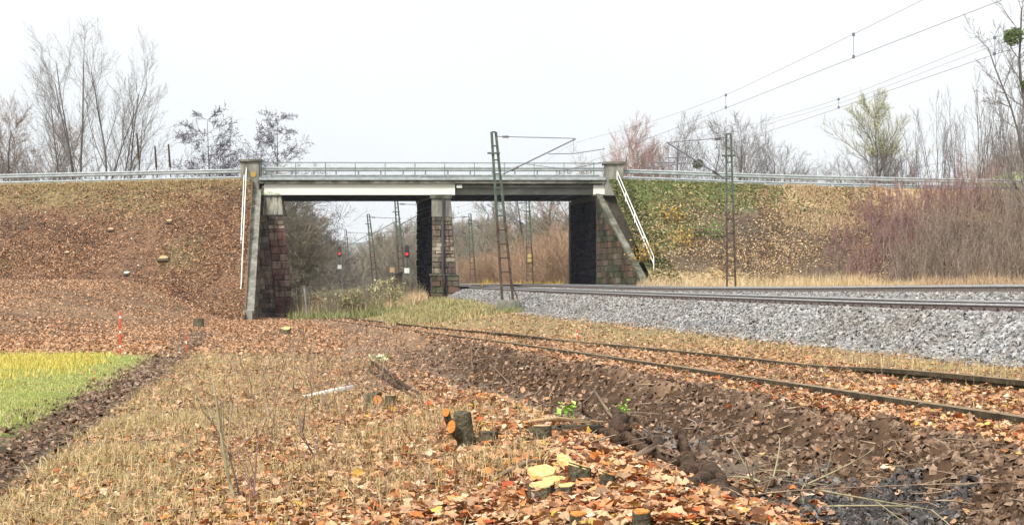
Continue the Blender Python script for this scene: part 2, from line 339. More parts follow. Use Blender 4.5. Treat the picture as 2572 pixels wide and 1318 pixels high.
def blades(name, P, m, h, w, lean=.35, rng=RNG, parent=None):
    """bent grass blades: 2 quads each, P rooted points; h array of heights"""
    n = len(P); az = rng.random(n) * 2 * np.pi; ln = np.abs(rng.normal(0, lean, n)); face = rng.random(n) * np.pi
    h = np.broadcast_to(h, (n,)).astype(float); w = np.broadcast_to(w, (n,)).astype(float)
    d = np.stack([np.cos(az), np.sin(az), np.zeros(n)], -1); s = np.stack([np.cos(face), np.sin(face), np.zeros(n)], -1) * w[:, None] / 2
    up = np.array([0, 0, 1.0])
    m1 = P + d * (ln * h * .35)[:, None] + up * (h * .55)[:, None]
    t = P + d * (ln * h * 1.1)[:, None] + up * (h * (1 - .35 * ln))[:, None]
    V = np.stack([P - s, P + s, m1 + s * .7, m1 - s * .7, t], 1).reshape(-1, 3)
    i = np.arange(n)[:, None] * 5
    Fc = np.concatenate([i + [0, 1, 2], i + [0, 2, 3], i + [3, 2, 4]], 0)
    return np_mesh(name, V, Fc, m, parent)
def prisms(segs, sides=3):
    """segments (n,8): p0 p1 r0 r1 -> vertices, faces"""
    A = np.asarray(segs, float); p0, p1, r0, r1 = A[:, :3], A[:, 3:6], A[:, 6], A[:, 7]
    d = p1 - p0; d /= np.maximum(np.linalg.norm(d, axis=1, keepdims=True), 1e-6)
    ref = np.where(np.abs(d[:, 2:3]) > .9, np.array([[1., 0, 0]]), np.array([[0, 0, 1.]]))
    u = np.cross(d, ref); u /= np.linalg.norm(u, axis=1, keepdims=True); v = np.cross(d, u)
    ring = [(math.cos(2 * math.pi * k / sides), math.sin(2 * math.pi * k / sides)) for k in range(sides)]
    V = np.stack([p0 + (u * c + v * s) * r0[:, None] for c, s in ring] + [p1 + (u * c + v * s) * r1[:, None] for c, s in ring], 1)
    i = np.arange(len(A))[:, None] * 2 * sides
    Fc = np.concatenate([i + [k, (k + 1) % sides, sides + (k + 1) % sides, sides + k] for k in range(sides)], 0)
    return V.reshape(-1, 3), Fc

# ------------------------------------------------------------------ GROUND
def zone_colour(X, Y):
    n = vn(X, Y, 2.2, 9) + .6 * vn(X, Y, .7, 10); d = x_side(Y) - X
    c = np.empty(X.shape + (3,)); c[:] = (.25, .16, .10)
    def put(w, col):
        w = np.clip(w, 0, 1)[..., None]; c[:] = c * (1 - w) + np.array(col) * w
    put(ss(-.1, .35, n) * .8, (.13, .09, .06))
    put((ss(-1.2, .4, mud_x(Y) + 3.1 - X + n * 1.5)) * (1 - ss(45, 55, Y)) * .85, (.34, .26, .15))                # strawy verge by the wheel track
    put(ss(.1, .5, mud_x(Y) - X + n * .4) * (1 - ss(34, 40, Y + 3 * n)), (.22, .26, .06))            # field
    put(ss(.6, 1.5, mud_x(Y) - X + n) * ss(18, 32, Y + n * 9) * (1 - ss(34, 38, Y + 3 * n)), (.40, .35, .05))
    put(np.exp(-((X - mud_x(Y)) / .36) ** 2) * 1.15 * (1 - ss(56, 72, Y)), (.055, .040, .032))
    near = 1 - ss(28, 42, Y)
    put(ss(.45, .7, d + .2 * n) * (1 - ss(1.15, 1.5, d + .3 * n)) * near, (.075, .046, .029))
    put(ss(1.0, 1.2, d) * (1 - ss(1.4, 1.8, d + .4 * n)) * near * .8, (.15, .12, .10))
    put(ss(.2, 1.6, -d - 1.5 + n) * (1 - ss(70, 95, Y)) * .8, (.24, .20, .10))                  # dry grass between siding and ballast
    put(ss(1.0, 3.0, -d - 1.0 + n) * ss(70, 90, Y), (.19, .23, .07))                           # green slope at the pier
    put(ss(120, 140, Y), (.17, .16, .08))
    return c
def build_ground():
    ys = np.concatenate([np.exp(np.linspace(math.log(3.2), math.log(45), 620)), np.exp(np.linspace(math.log(45), math.log(160), 190))[1:], np.exp(np.linspace(math.log(160), math.log(6000), 60))[1:]])
    us = np.concatenate([np.linspace(-1.6, -.42, 50), np.linspace(-.42, .42, 560)[1:], np.linspace(.42, 1.6, 50)[1:]])
    U, Yg = np.meshgrid(us, ys); X = U * Yg
    Z = EYE - g_h(X, Yg, True)
    c = zone_colour(X, Yg)
    V = np.stack([X, Yg, Z], -1).reshape(-1, 3); nx = len(us); i = np.arange((len(ys) - 1) * nx).reshape(-1, nx)[:, :-1].ravel()
    o = np_mesh("ground", V, np.stack([i, i + 1, i + 1 + nx, i + nx], 1), M['ground'], smooth=True, col=c.reshape(-1, 3))
    tag(o, kind="structure")
build_ground()

# embankments either side of the bridge; crest heights above the eye follow the road
crest_l = table([(-120, 4.6), (-34.3, 6.62), (-18, 7.0), (0, 7.1)], 8, lo=-200, hi=60)
crest_r = table([(0, 7.1), (7.6, 6.98), (19, 6.55), (34, 6.25), (60, 5.9), (160, 4)], 6, lo=-20, hi=300)
def wing_l(Y): return -17.35 + .12 * (Y0 - Y)
def wing_r(Y): return 6.35 + .235 * (Y0 - Y)
ZB = EYE
def emb_z(X, Y, side, rough=True):
    cz = (crest_l if side < 0 else crest_r)(X)
    gr = -(2.2 if side < 0 else .95)
    z = cz - np.maximum(Y0 - .3 - Y, 0) / (1.42 if side < 0 else 1.36) - np.maximum(Y - (Y0 + 8.3), 0) / 1.5
    if rough: z = z + (.22 * vn(X, Y, 2.5, 20) + .14 * vn(X, Y, .9, 21)) * ss(.0, 2, np.maximum(Y0 - Y, Y - Y0 - 8))
    # softened toe
    return ZB + np.maximum(z, gr) + .0
def emb_colour(X, Y, side):
    n = vn(X, Y, 2.0, 30) + .7 * vn(X, Y, .8, 31); c = np.empty(X.shape + (3,)); t = Y0 - Y
    def put(w, col):
        w = np.clip(w, 0, 1)[..., None]; c[:] = c * (1 - w) + np.array(col) * w
    if side < 0:
        c[:] = (.17, .10, .062); put(ss(-.1, .5, n) * .85, (.085, .055, .038)); put(ss(.1, .5, vn(X, Y, 3.5, 33) * 1.5) * .6, (.15, .13, .06))
        put((1 - ss(.5, 4, t + 3 * n)) * .6, (.20, .17, .08))
    else:
        c[:] = (.12, .09, .065); put(ss(-.1, .4, n) * .7, (.075, .058, .045))
        g = (1 - ss(1.0, 3.2, t + 2.2 * n)) * (1 - ss(15, 19, X)); put(g * .95, (.12, .165, .055))
        g = (1 - ss(9, 13, X + 2.5 * n)) * (1 - ss(5, 8.5, t + 3 * n)); put(g * .8, (.11, .15, .045)); put((1 - ss(.6, 1.6, X - 6.35 - .235 * t + n)) * .8, (.075, .085, .035))
        put((1 - ss(1.5, 4, t + 2 * n)) * ss(16, 19, X), (.42, .31, .18))
        put(ss(8.2, 9.2, t + n), (.40, .31, .17))
    return c
def build_emb(side):
    n1, n2 = 420, 130
    ts = np.concatenate([np.linspace(0, 1, n1)])
    yy = np.concatenate([np.linspace(Y0 - 14.5, Y0 + .0, 84), np.linspace(Y0 + .3, Y0 + 9, 8), np.linspace(Y0 + 10, Y0 + 24, 26)])
    T, Yg = np.meshgrid(ts ** 1.35, yy)
    Yw = np.clip(Yg, Y0 - 12.5, Y0 + 9)
    if side < 0: X = wing_l(Yw) - T * 140
    else: X = wing_r(np.minimum(Yw, Y0) if False else Yw) + np.maximum(0, 0) + T * 150
    if side > 0: X = np.where(Yg > Y0, 6.35 - SK * np.minimum(Yg - Y0, 9) + T * 150, X)
    Z = emb_z(X, Yg, side)
    V = np.stack([X, Yg, Z], -1).reshape(-1, 3); nx = n1; i = np.arange((len(yy) - 1) * nx).reshape(-1, nx)[:, :-1].ravel()
    f = np.stack([i, i + 1, i + 1 + nx, i + nx], 1)
    o = np_mesh("embankment", V, f, M['embank'], smooth=True, col=emb_colour(X, Yg, side).reshape(-1, 3))
    tag(o, kind="structure"); return o
build_emb(-1); build_emb(1)
# road on top (over the bridge too)
def build_road():
    xs = np.concatenate([np.linspace(-150, -18, 60), np.linspace(-17, 6.5, 20), np.linspace(8, 160, 60)])
    cz = np.where(xs < -6, crest_l(xs), crest_r(xs)) + ZB + .06
    V = []; 
    for x, z in zip(xs, cz): V += [(x, Y0 + .9, z), (x, Y0 + 7.3, z)]
    i = np.arange(len(xs) - 1)[:, None] * 2
    tag(np_mesh("road", V, i + [0, 2, 3, 1], M['asph']), kind="structure")
build_road()

# ------------------------------------------------------------------ BALLAST BED AND MAIN TRACKS
def bed_h(o, Y):
    o = np.asarray(o, float)
    hc, ha, ht = h_main(Y), h_far(Y), h_toe(Y)
    ks = [-2.1, -.62, 2.05, 3.3, 6.1, 7.3]
    vs = [ht + .12, hc + .205, hc + .165, ha + .235, ha + .20, .9 + 0 * Y]
    out = np.zeros(np.broadcast(o, Y).shape)
    for a, b, va, vb in zip(ks[:-1], ks[1:], vs[:-1], vs[1:]):
        w = (o >= a) & (o <= b); out = np.where(w, lerp(va, vb, (o - a) / (b - a)), out)
    return out
def bed_point(o, Y, dz=0):
    return np.stack([x_main(Y) + o * 1.011, Y + .149 * o * .98, EYE - bed_h(o, Y) + dz], -1)
def build_bed():
    ys = np.concatenate([np.linspace(18, 130, 900), np.exp(np.linspace(math.log(130), math.log(1300), 90))[1:]])
    os_ = np.concatenate([np.linspace(-2.1, -.62, 22), np.linspace(-.62, 2.05, 10)[1:], np.linspace(2.05, 3.3, 16)[1:], np.linspace(3.3, 6.1, 8)[1:], np.linspace(6.1, 7.3, 6)[1:]])
    O, Yg = np.meshgrid(os_, ys); P = bed_point(O, Yg)
    P[..., 2] += .03 * vn(P[..., 0], P[..., 1], .12, 40) + .03 * vn(P[..., 0], P[..., 1], .5, 41)
    nx = len(os_); i = np.arange((len(ys) - 1) * nx).reshape(-1, nx)[:, :-1].ravel()
    tag(np_mesh("track_bed", P.reshape(-1, 3), np.stack([i, i + 1, i + 1 + nx, i + nx], 1), M['ballast'], smooth=True), kind="structure")
build_bed()
def stones():
    rng = np.random.default_rng(11); Ps = []
    for (y0, y1, o0, o1, n, mg) in ((18.5, 26, -2.0, -.15, 5000, 0), (20, 30, 1.75, 3.8, 4000, 0), (26, 45, -2.0, -.15, 17000, 0), (45, 75, -2.0, -.15, 14000, 0), (75, 118, -2.0, -.2, 9000, 0), (30, 60, 1.75, 3.8, 14000, 0), (60, 110, 1.75, 3.8, 6000, 0), (28, 50, .15, 1.35, 4000, 0)):
        Y = y0 + (y1 - y0) * rng.random(n); o = o0 + (o1 - o0) * rng.random(n); Ps.append(bed_point(o, Y, 0.0))
    P = np.concatenate(Ps); n = len(P); P[:, 2] += rng.normal(.012, .012, n)
    s = rng.uniform(.045, .085, n)[:, None] * rng.uniform(.6, 1.15, (n, 3))
    k = 5000; Y2 = 26 + 70 * rng.random(k) ** 1.4; o2 = -1.9 - np.abs(rng.normal(0, .38, k)); X2 = x_main(Y2) + o2 * 1.011
    P = np.concatenate([P, np.stack([X2, Y2, gz(X2, Y2) + .01], -1)]); s = np.concatenate([s, rng.uniform(.04, .08, k)[:, None] * rng.uniform(.6, 1.15, (k, 3))]); n = len(P)
    tag(scatter("ballast_stones", *CUBE, P, rand_rot(n, .9, rng), s, M['stone_b'], jitter=.12, rng=rng),
        "loose grey ballast stones heaped along the main line", "ballast", kind="stuff")
stones()
def rail_profile(rusty=False):
    # offset, depth below head top: half head, web, foot
    return [(-.036, .0), (.036, .0), (.036, .036), (.010, .05), (.010, .14), (.07, .157), (.07, .172), (-.07, .172), (-.07, .157), (-.010, .14), (-.010, .05), (-.036, .036)]
def sweep_rail(name, xf, hf, off, y0, y1, m, parent, head=None, step=1.0, sl=.149, label=None):
    ys = np.arange(y0, y1, step); ys = np.concatenate([ys[ys < 150], ys[(ys >= 150)][::8]])
    pr = rail_profile(); V = []; k = len(pr)
    for y in ys:
        s = float(xf(y + .5) - xf(y - .5)); c = 1 / math.sqrt(1 + s * s); x = float(xf(y)); z = EYE - float(hf(y)); xs_seen = 1
        for (o, dz) in pr: V.append((x + (off + o) * c, y - (off + o) * s * c, z - dz))
    i = np.arange(len(ys) - 1)[:, None] * k
    Fc = np.concatenate([i + [a, (a + 1) % k, k + (a + 1) % k, k + a] for a in range(k)], 0)
    o = np_mesh(name, V, Fc, m, parent)
    if label: o["label"] = label
    if head:
        o.data.materials.append(head); n = len(ys) - 1
        idx = np.zeros(len(Fc), np.int32); idx[:n] = 1
        if head is not M['rhead']: idx[n:2 * n] = 1; idx[(k - 1) * n:] = 1
        if len(o.data.polygons) == len(Fc): o.data.materials  # polygons keep their order
        o.data.polygons.foreach_set("material_index", idx)
    return o
def main_track(hf, off, label, sleepers):
    root = thing("railway_track", (float(x_main(30)) + off, 30, EYE - float(hf(30)) - .17), label, "railway track", "main line tracks")
    sweep_rail("rail", x_main, hf, off, 19, 1000, M['rail'], root, M['head'])
    far = lambda y: hf(y) - .035
    sweep_rail("rail", x_main, far, off + 1.507, 19, 1000, M['rail'], root, M['head'])
    if sleepers:
        Ysl = np.arange(28.6, 140, .595)
        def place(Y):
            x = float(x_main(Y)); s = -.149; c = .989; z = EYE - float(hf(Y)) - .175
            return x, s, c, z
        sb = MB(); x, s, c, z = place(Ysl[0])
        first = None; rest = MB(); restc = MB()
        def sl_mb(mb, x, Y, z):
            ux, uy = c, .149 * c * 1; dx, dy = -.149 * c, c
            pts = []
            for (zz, w) in ((z - .16, .15), (z - .005, .12)):
                for (a, b) in ((-.55, -w), (2.05, -w), (2.05, w), (-.55, w)): pts.append((x + (off + a) * ux + b * dx, Y + a * uy + b * dy, zz))
            mb.quadbox(pts)
        def cl_mb(mb, x, Y, z):
            for a in (-.13,):
                ux, uy = c, .149 * c; dx, dy = -.149 * c, c
                for (a0, a1, b0, b1, h) in ((-.16, -.07, -.075, .075, .055), (-.20, -.14, -.05, .05, .035), (-.125, -.095, -.03, .03, .095)):
                    pts = []
                    for zz in (z - .004, z + h):
                        for (p, q) in ((a0, b0), (a1, b0), (a1, b1), (a0, b1)): pts.append((x + (off + p) * ux + q * dx, Y + p * uy + q * dy, zz))
                    mb.quadbox(pts)
        for k, Y in enumerate(Ysl):
            x, s, c_, z = place(Y)
            if k == 0:
                m0 = MB(); sl_mb(m0, x, Y, z); first = m0.build("sleeper", M['sleeper'], root)
                c0 = MB(); cl_mb(c0, x, Y, z); fc = c0.build("rail_clip", M['clip'], first)
                # child mesh was written relative to the track; keep it so under the sleeper
                X0 = (x, Y, z)
            elif k < 99:
                q = copy_tree(first, root); q.location = (x - X0[0], Y - X0[1], z - X0[2])
            else: sl_mb(rest, x, Y, z)
        tag(rest.build("sleepers", M['sleeper'], root), kind="stuff")
    return root
main_track(h_main, 0, "nearer main line track with bright rail heads and rusty clips on grey ballast", True)
main_track(h_far, 4.0, "farther, slightly higher main line track behind the nearer one", False)

# disused siding in the leaves
root = thing("siding_track", hit(1400, 876), "disused siding with two rusty rails half buried in leaves and grass", "railway track")
sweep_rail("rail", x_side, h_side, 0, 3.5, 112, M['rust'], root, M['rhead'], step=.8, label="near rusty rail with its web exposed")
hb = lambda y: h_side(y) - .03 + .035 * ss(14, 17, y) * (1 - ss(34, 40, y)) + .02 * vn(y, 0 * y, 4, 3)
sweep_rail("rail", x_side, hb, 1.5, 3.5, 106, M['rust'], root, M['rhead'], step=.8)

# ------------------------------------------------------------------ BRIDGE
def wx(px, Y=Y0): return (px - CX) / F * Y
def wz(py, Y=Y0): return EYE + (HY - py) / F * Y
bridge = thing("road_bridge", (wx(1090), Y0, wz(745)), "two span concrete road bridge on stone abutments over the railway", "bridge")
def masonry(A, B, C, D, rows, slen, nrm, rng, prot=(.03, .09)):
    """rough faced blocks over the bilinear quad A(bl) B(br) C(tr) D(tl)"""
    A, B, C, D = [np.array(p, float) for p in (A, B, C, D)]; nrm = np.array(nrm, float); nrm /= np.linalg.norm(nrm)
    P = lambda u, v: (A * (1 - u) + B * u) * (1 - v) + (D * (1 - u) + C * u) * v
    mb = MB(); v = 0; hs_ = rng.uniform(.6, 1.4, rows); hs_ /= hs_.sum()
    for r in range(rows):
        v1 = v + hs_[r]; wid = np.linalg.norm(P(1, v) - P(0, v)); n = max(1, int(round(wid / slen)))
        cuts = np.concatenate([[0], (np.arange(1, n) + (r % 2) * .5 - .25 + rng.uniform(-.28, .28, max(n - 1, 0))) / n, [1]]) if n > 1 else np.array([0, 1.])
        for a, b in zip(cuts[:-1], cuts[1:]):
            g = .014; gu = g / max(wid, .1); gv = g / max(np.linalg.norm(P(0, 1) - P(0, 0)), .1)
            q = [P(a + gu, v + gv), P(b - gu, v + gv), P(b - gu, v1 - gv), P(a + gu, v1 - gv)]
            k = rng.uniform(*prot); cen = sum(q) / 4
            tq = [p + (cen - p) * rng.uniform(.1, .34) + nrm * (k + rng.uniform(-.03, .03)) for p in q]
            n0 = len(mb.v); mb.v += [tuple(p - nrm * .02) for p in q] + [tuple(p + nrm * k * .45) for p in q] + [tuple(p) for p in tq]
            for base in (0, 4):
                for e in range(4): f = (e + 1) % 4; mb.f.append((n0 + base + e, n0 + base + f, n0 + base + 4 + f, n0 + base + 4 + e))
            mb.f.append((n0 + 8, n0 + 9, n0 + 10, n0 + 11))
        v = v1
    return mb
brng = np.random.default_rng(5)
DEP = 7.4
# --- pier
pier = MB(); x0, x1b, x1t = wx(1085), wx(1155), wx(1131); zb, zt = wz(748) - .4, wz(494)
def skewed(xa_b, xb_b, xa_t, xb_t, y0, y1, z0, z1):
    s = SK * (y1 - y0)
    return [(xa_b, y0, z0), (xb_b, y0, z0), (xb_b - s, y1, z0), (xa_b - s, y1, z0), (xa_t, y0, z1), (xb_t, y0, z1), (xb_t - s, y1, z1), (xa_t - s, y1, z1)]
pier.quadbox(skewed(x0 + .05, x1b - .08, x0 + .05, x1t - .06, Y0 + .12, Y0 + DEP, zb, zt))
pier_o = pier.build("pier", M['mortar'], bridge)
zpl = wz(692); xr = lambda z: x1b + (x1t - x1b) * (z - zb) / (zt - zb)
zc = wz(545)
masonry((x0, Y0, zpl + .12), (xr(zpl) - .06, Y0, zpl + .12), (xr(zc) - .02, Y0 + .05, zc), (x0, Y0 + .05, zc), 13, .52, (0, -1, 0), brng, (.04, .12)).build("stone_facing", M['sand'], pier_o)
masonry((x0 - .05, Y0 - .12, zb), (x1b, Y0 - .12, zb), (x1b - .05, Y0 - .12, zpl), (x0 - .05, Y0 - .12, zpl), 5, .6, (0, -1, 0), brng, (.04, .10)).build("stone_plinth", M['sand_green'], pier_o)
MB().quadbox(skewed(x0 - .05, x1b, x0 - .05, x1b - .05, Y0 - .10, Y0 + .3, zb, zpl)).build("plinth_core", M['mortar'], pier_o)
MB().quadbox(skewed(x0 - .12, x1b + .06, x0 - .12, x1b + .04, Y0 - .22, Y0 + .3, zpl, zpl + .11)).build("plinth_ledge", M['conc_dark'], pier_o)
s = SK * DEP
masonry((x0 - s, Y0 + DEP, zb), (x0, Y0, zb), (x0 - .03, Y0, zt - .12), (x0 - s - .03, Y0 + DEP, zt - .12), 19, .7, (-1, -SK, 0), brng, (.03, .08)).build("painted_shade_side", M['sand_shade'], pier_o)  # side turned from the light, its shade painted as near black stone
MB().quadbox(skewed(x0 - .02, xr(zc) + .02, x0 - .02, x1t + .02, Y0 - .03, Y0 + DEP - .1, zc, zt - .12)).build("concrete_head", M['concrete'], pier_o, bevel=.03)
MB().quadbox(skewed(x0 - .1, x1t + .12, x0 - .1, x1t + .12, Y0 - .15, Y0 + DEP, zt - .12, wz(489))).build("bearing_shelf", M['conc_dark'], pier_o)
MB().tube([(wx(1113), Y0 - .16, zt - .15), (wx(1113), Y0 - .20, zpl + .3), (wx(1116), Y0 - .36, zpl), (wx(1117), Y0 - .36, zb + .3)], .085).build("drainpipe", M['black'], pier_o, smooth=True)
# --- left abutment
ab = MB(); xl = wx(612); zg = wz(800) - .5
xt, xb = wx(706), wx(742); ztop = wz(492)
ab.quadbox(skewed(xl, xb - .1, xl, xt - .1, Y0 + .15, Y0 + DEP + 1, zg, ztop))
abl = ab.build("abutment", M['mortar'], bridge)
xq = lambda px0, z: wx(px0) + (wx(px0 + 36) - wx(px0)) * (ztop - z) / (ztop - wz(797))
z1, z2 = wz(540), zg + .4; brng = np.random.default_rng(15)
masonry((xq(672, z2) - .4, Y0 + .02, z2), (xb, Y0 + .02, z2), (xq(706, wz(575)), Y0 + .02, wz(575)), (xq(672, wz(575)) - .2, Y0 + .02, wz(575)), 15, .62, (0, -1, 0), brng, (.03, .1)).build("red_quoins", M['red'], abl)
masonry((xq(672, wz(575)) - .2, Y0 + .02, wz(575)), (xq(706, wz(575)), Y0 + .02, wz(575)), (xq(706, z1), Y0 + .02, z1), (xq(672, z1) - .2, Y0 + .02, z1), 3, .6, (0, -1, 0), brng, (.03, .1)).build("pale_quoins", M['sand'], abl)
masonry((wx(628), Y0 - .02, z2), (xq(672, z2) - .4, Y0 - .02, z2), (xq(672, z1) - .2, Y0 - .02, z1), (wx(640), Y0 - .02, z1), 17, .55, (0, -1, 0), brng, (.02, .06)).build("stone_facing", M['sand'], abl)
MB().quadbox([(wx(660), Y0 - .06, z1), (xq(706, z1) + .02, Y0 - .06, z1), (xq(706, z1), Y0 + 2, z1), (wx(660), Y0 + 2, z1), (wx(664), Y0 - .06, ztop), (xt, Y0 - .06, ztop), (xt - .2, Y0 + 2, ztop), (wx(664), Y0 + 2, ztop)]).build("white_streaked_block", M['streak'], abl, bevel=.02)
MB().quadbox(skewed(wx(650), xt + .1, wx(650), xt + .1, Y0 - .15, Y0 + DEP, ztop, ztop + .07)).build("bearing_shelf", M['conc_dark'], abl)
# --- right abutment
xa = wx(1495); zgr = wz(722) - .9
ab = MB().quadbox(skewed(xa + .06, xa + 2.6, xa + .06, xa + 2.6, Y0 + .1, Y0 + DEP + 1, zgr, ztop))
abr = ab.build("abutment", M['mortar'], bridge); abr["label"] = "right abutment blackened by soot and painted bridge shade"
masonry((xa - SK * DEP, Y0 + DEP, zgr), (xa, Y0, zgr), (xa, Y0, ztop - .3), (xa - SK * DEP, Y0 + DEP, ztop - .3), 17, .8, (-1, -SK, 0), brng, (.02, .05)).build("soot_shade_face", M['sand_shade'], abr)  # soot plus the shadow under the bridge, both in the colour
MB().quadbox(skewed(xa - .1, xa + 1.1, xa - .1, xa + 1.1, Y0 - .12, Y0 + DEP, ztop, ztop + .07)).build("bearing_shelf", M['conc_dark'], abr)
# --- pillars on both sides
def pillar(pl, pr, ptop, pbot, yy):
    o = MB().box((wx(pl), yy - .2, wz(pbot)), (wx(pr), yy + 1.1, wz(ptop + 6))).build("pillar", M['concrete'], bridge, bevel=.03)
    MB().box((wx(pl) - .14, yy - .34, wz(ptop + 6)), (wx(pr) + .14, yy + 1.24, wz(ptop))).build("cap", M['conc_dark'], o, bevel=.02)
    return o
p1 = pillar(606, 652, 401, 492, Y0 - .1); p2 = pillar(1519, 1565, 407, 492, Y0 - .1)
MB().prism([(wx(638) + .19 * math.cos(t * math.pi / 6), Y0 - .31, wz(439) + .19 * math.sin(t * math.pi / 6)) for t in range(12)][::-1], (0, -.03, 0)).build("round_plaque", M['leaf_gold'], p1)
# --- wing walls with sloping copings
def wing(pt, pb, th, mface, side, rowsn):
    """pt,pb: top and bottom plan points with z; face towards the track"""
    (xt_, yt_, zt_), (xb_, yb_, zb_) = pt, pb; g = zg if side < 0 else zgr
    nx = -(yt_ - yb_); ny = (xt_ - xb_); n = np.array([nx, ny, 0.]) * (-1 if side < 0 else 1); n /= np.linalg.norm(n)
    out = -n * th
    poly = [(xt_, yt_, g), (xb_, yb_, g), (xb_, yb_, zb_), (xt_, yt_, zt_)]
    w = MB().prism(poly, out).build("wing_wall", M['mortar'], bridge)
    # stones, rows clipped by the slope
    fb = MB(); H = zt_ - g; rows = rowsn
    for r in range(rows):
        za = g + H * r / rows; zb2 = g + H * (r + 1) / rows - .03
        f1 = min(1, max(0, (zt_ - zb2) / max(zt_ - zb_, .1)))      # extent from top point along the wall
        if f1 < .03: continue
        L = math.hypot(xb_ - xt_, yb_ - yt_) * f1; n_ = max(1, int(L / .75)); cuts = np.linspace(0, f1, n_ + 1)
        if r % 2 and n_ > 1: cuts[1:-1] += f1 / n_ * .5 - f1 / n_ * .25
        for a, b in zip(cuts[:-1], cuts[1:]):
            k = brng.uniform(.02, .07); b2 = b - .004
            q = [np.array([xt_ + (xb_ - xt_) * u, yt_ + (yb_ - yt_) * u, z]) for u, z in ((a, za), (b2, za), (b2, zb2), (a, zb2))]
            cen = sum(q) / 4; n0 = len(fb.v)
            fb.v += [tuple(p - n * .01) for p in q] + [tuple(p + (cen - p) * .1 + n * k) for p in q]
            for e in range(4): f = (e + 1) % 4; fb.f.append((n0 + e, n0 + f, n0 + 4 + f, n0 + 4 + e))
            fb.f.append((n0 + 4, n0 + 5, n0 + 6, n0 + 7))
    fb.build("stone_facing", mface, w)
    c = MB(); e = n * .12; o2 = out * 1.12
    top = [np.array([xt_, yt_, zt_]) + e, np.array([xb_, yb_ - .15, zb_]) + e]
    c.prism([top[0], top[1], top[1] + np.array([0, 0, .2]), top[0] + np.array([0, 0, .2])], o2 - e)
    # foot of the coping drops to the ground
    c.box((min(xb_, xb_ + o2[0]) - .05, yb_ - .45, g), (max(xb_, xb_ + o2[0]) + .05, yb_ - .0, zb_ + .2))
    c.build("coping", M['concrete'] if side < 0 else M['conc_dark'], w)
    return w
wing((wx(652), Y0 + .0, wz(480)), (wx(634, Y0 - 12), Y0 - 12, EYE - 1.75), .42, M['sand'], -1, 20)
wr = wing((wx(1500), Y0 - .0, wz(488) - .1), (wx(1618, Y0 - 9), Y0 - 9, EYE - .0), .24, M['sand_green'], 1, 18)
# --- deck
deck = MB()
xA, xB = wx(653), wx(1520)
deck.box((xA, Y0 - .35, wz(461, Y0 - .35)), (xB, Y0 + DEP + .6, wz(450)))
dk = deck.build("deck_slab", M['conc_dark'], bridge)
MB().box((xA, Y0 - .45, wz(453)), (xB, Y0 - .2, wz(447))).build("edge_kerb", M['galv'], dk)
MB().box((wx(664), Y0 - .12, wz(490)), (wx(1143), Y0 + .3, wz(461))).build("girder", M['beam'], bridge, bevel=.015)["label"] = "pale concrete girder over the left span"
MB().box((wx(1145), Y0 + .5, wz(488)), (wx(1492), Y0 + .9, wz(463))).build("girder", M['beam_shade'], bridge)["label"] = "recessed girder over the right span, overhang shade in its colour"
MB().box((wx(1490), Y0 - .1, wz(489)), (wx(1519), Y0 + .8, wz(465))).build("end_block", M['beam'], bridge, bevel=.02)
MB().tube([(wx(1146), Y0 + .1, wz(468)), (wx(1490), Y0 + .1, wz(468))], .07).build("utility_pipe", M['beam_shade'], bridge, smooth=True)
MB().box((wx(1147), Y0 - .2, wz(472)), (wx(1161), Y0 + .1, wz(465))).build("lamp_box", M['white'], bridge)
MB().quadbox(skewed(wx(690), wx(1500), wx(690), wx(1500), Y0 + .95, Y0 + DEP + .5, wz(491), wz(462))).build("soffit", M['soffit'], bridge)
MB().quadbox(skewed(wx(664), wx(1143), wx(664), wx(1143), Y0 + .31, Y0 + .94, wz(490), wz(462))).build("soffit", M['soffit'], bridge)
# --- railing
rl = MB(); zr0, zr1 = wz(450), wz(409)
rl.bar((xA + .0, Y0 - .33, zr1), (xB, Y0 - .33, zr1 - .06), .06)
rl.bar((xA, Y0 - .33, zr0 + .14), (xB, Y0 - .33, zr0 + .13), .035)
rail_o = rl.build("railing", M['mesh'], bridge)
inf = MB(); x = xA + .1
while x < xB: inf.bar((x, Y0 - .33, zr0 + .14), (x, Y0 - .33, zr1 - .03), .011); x += .115
inf.build("infill_bars", M['galv'], rail_o)
x = xA + .45; pf = None
while x < xB - .2:
    if pf is None: pf = MB().bar((x, Y0 - .37, zr0 - .15), (x, Y0 - .37, zr1), .055).build("post", M['mesh'], rail_o); xf0 = x
    else: q = pf.copy(); COL.objects.link(q); q.parent = rail_o; q.location = (x - xf0, 0, 0)
    x += 1.99
# moss on the shelf of the left abutment
n = 260; P = np.stack([RNG.uniform(wx(653), wx(702), n), RNG.uniform(Y0 - .15, Y0 + .05, n), np.full(n, ztop + .09)], -1); P[:, 2] += RNG.random(n) * .22 * np.exp(-((P[:, 0] - wx(680)) / .5) ** 2)
tag(scatter("moss", *LEAF2, P, rand_rot(n, .8, RNG), RNG.uniform(.05, .11, n), M['leaf_g']), "green weeds on the shelf under the left end of the white girder", "plant")

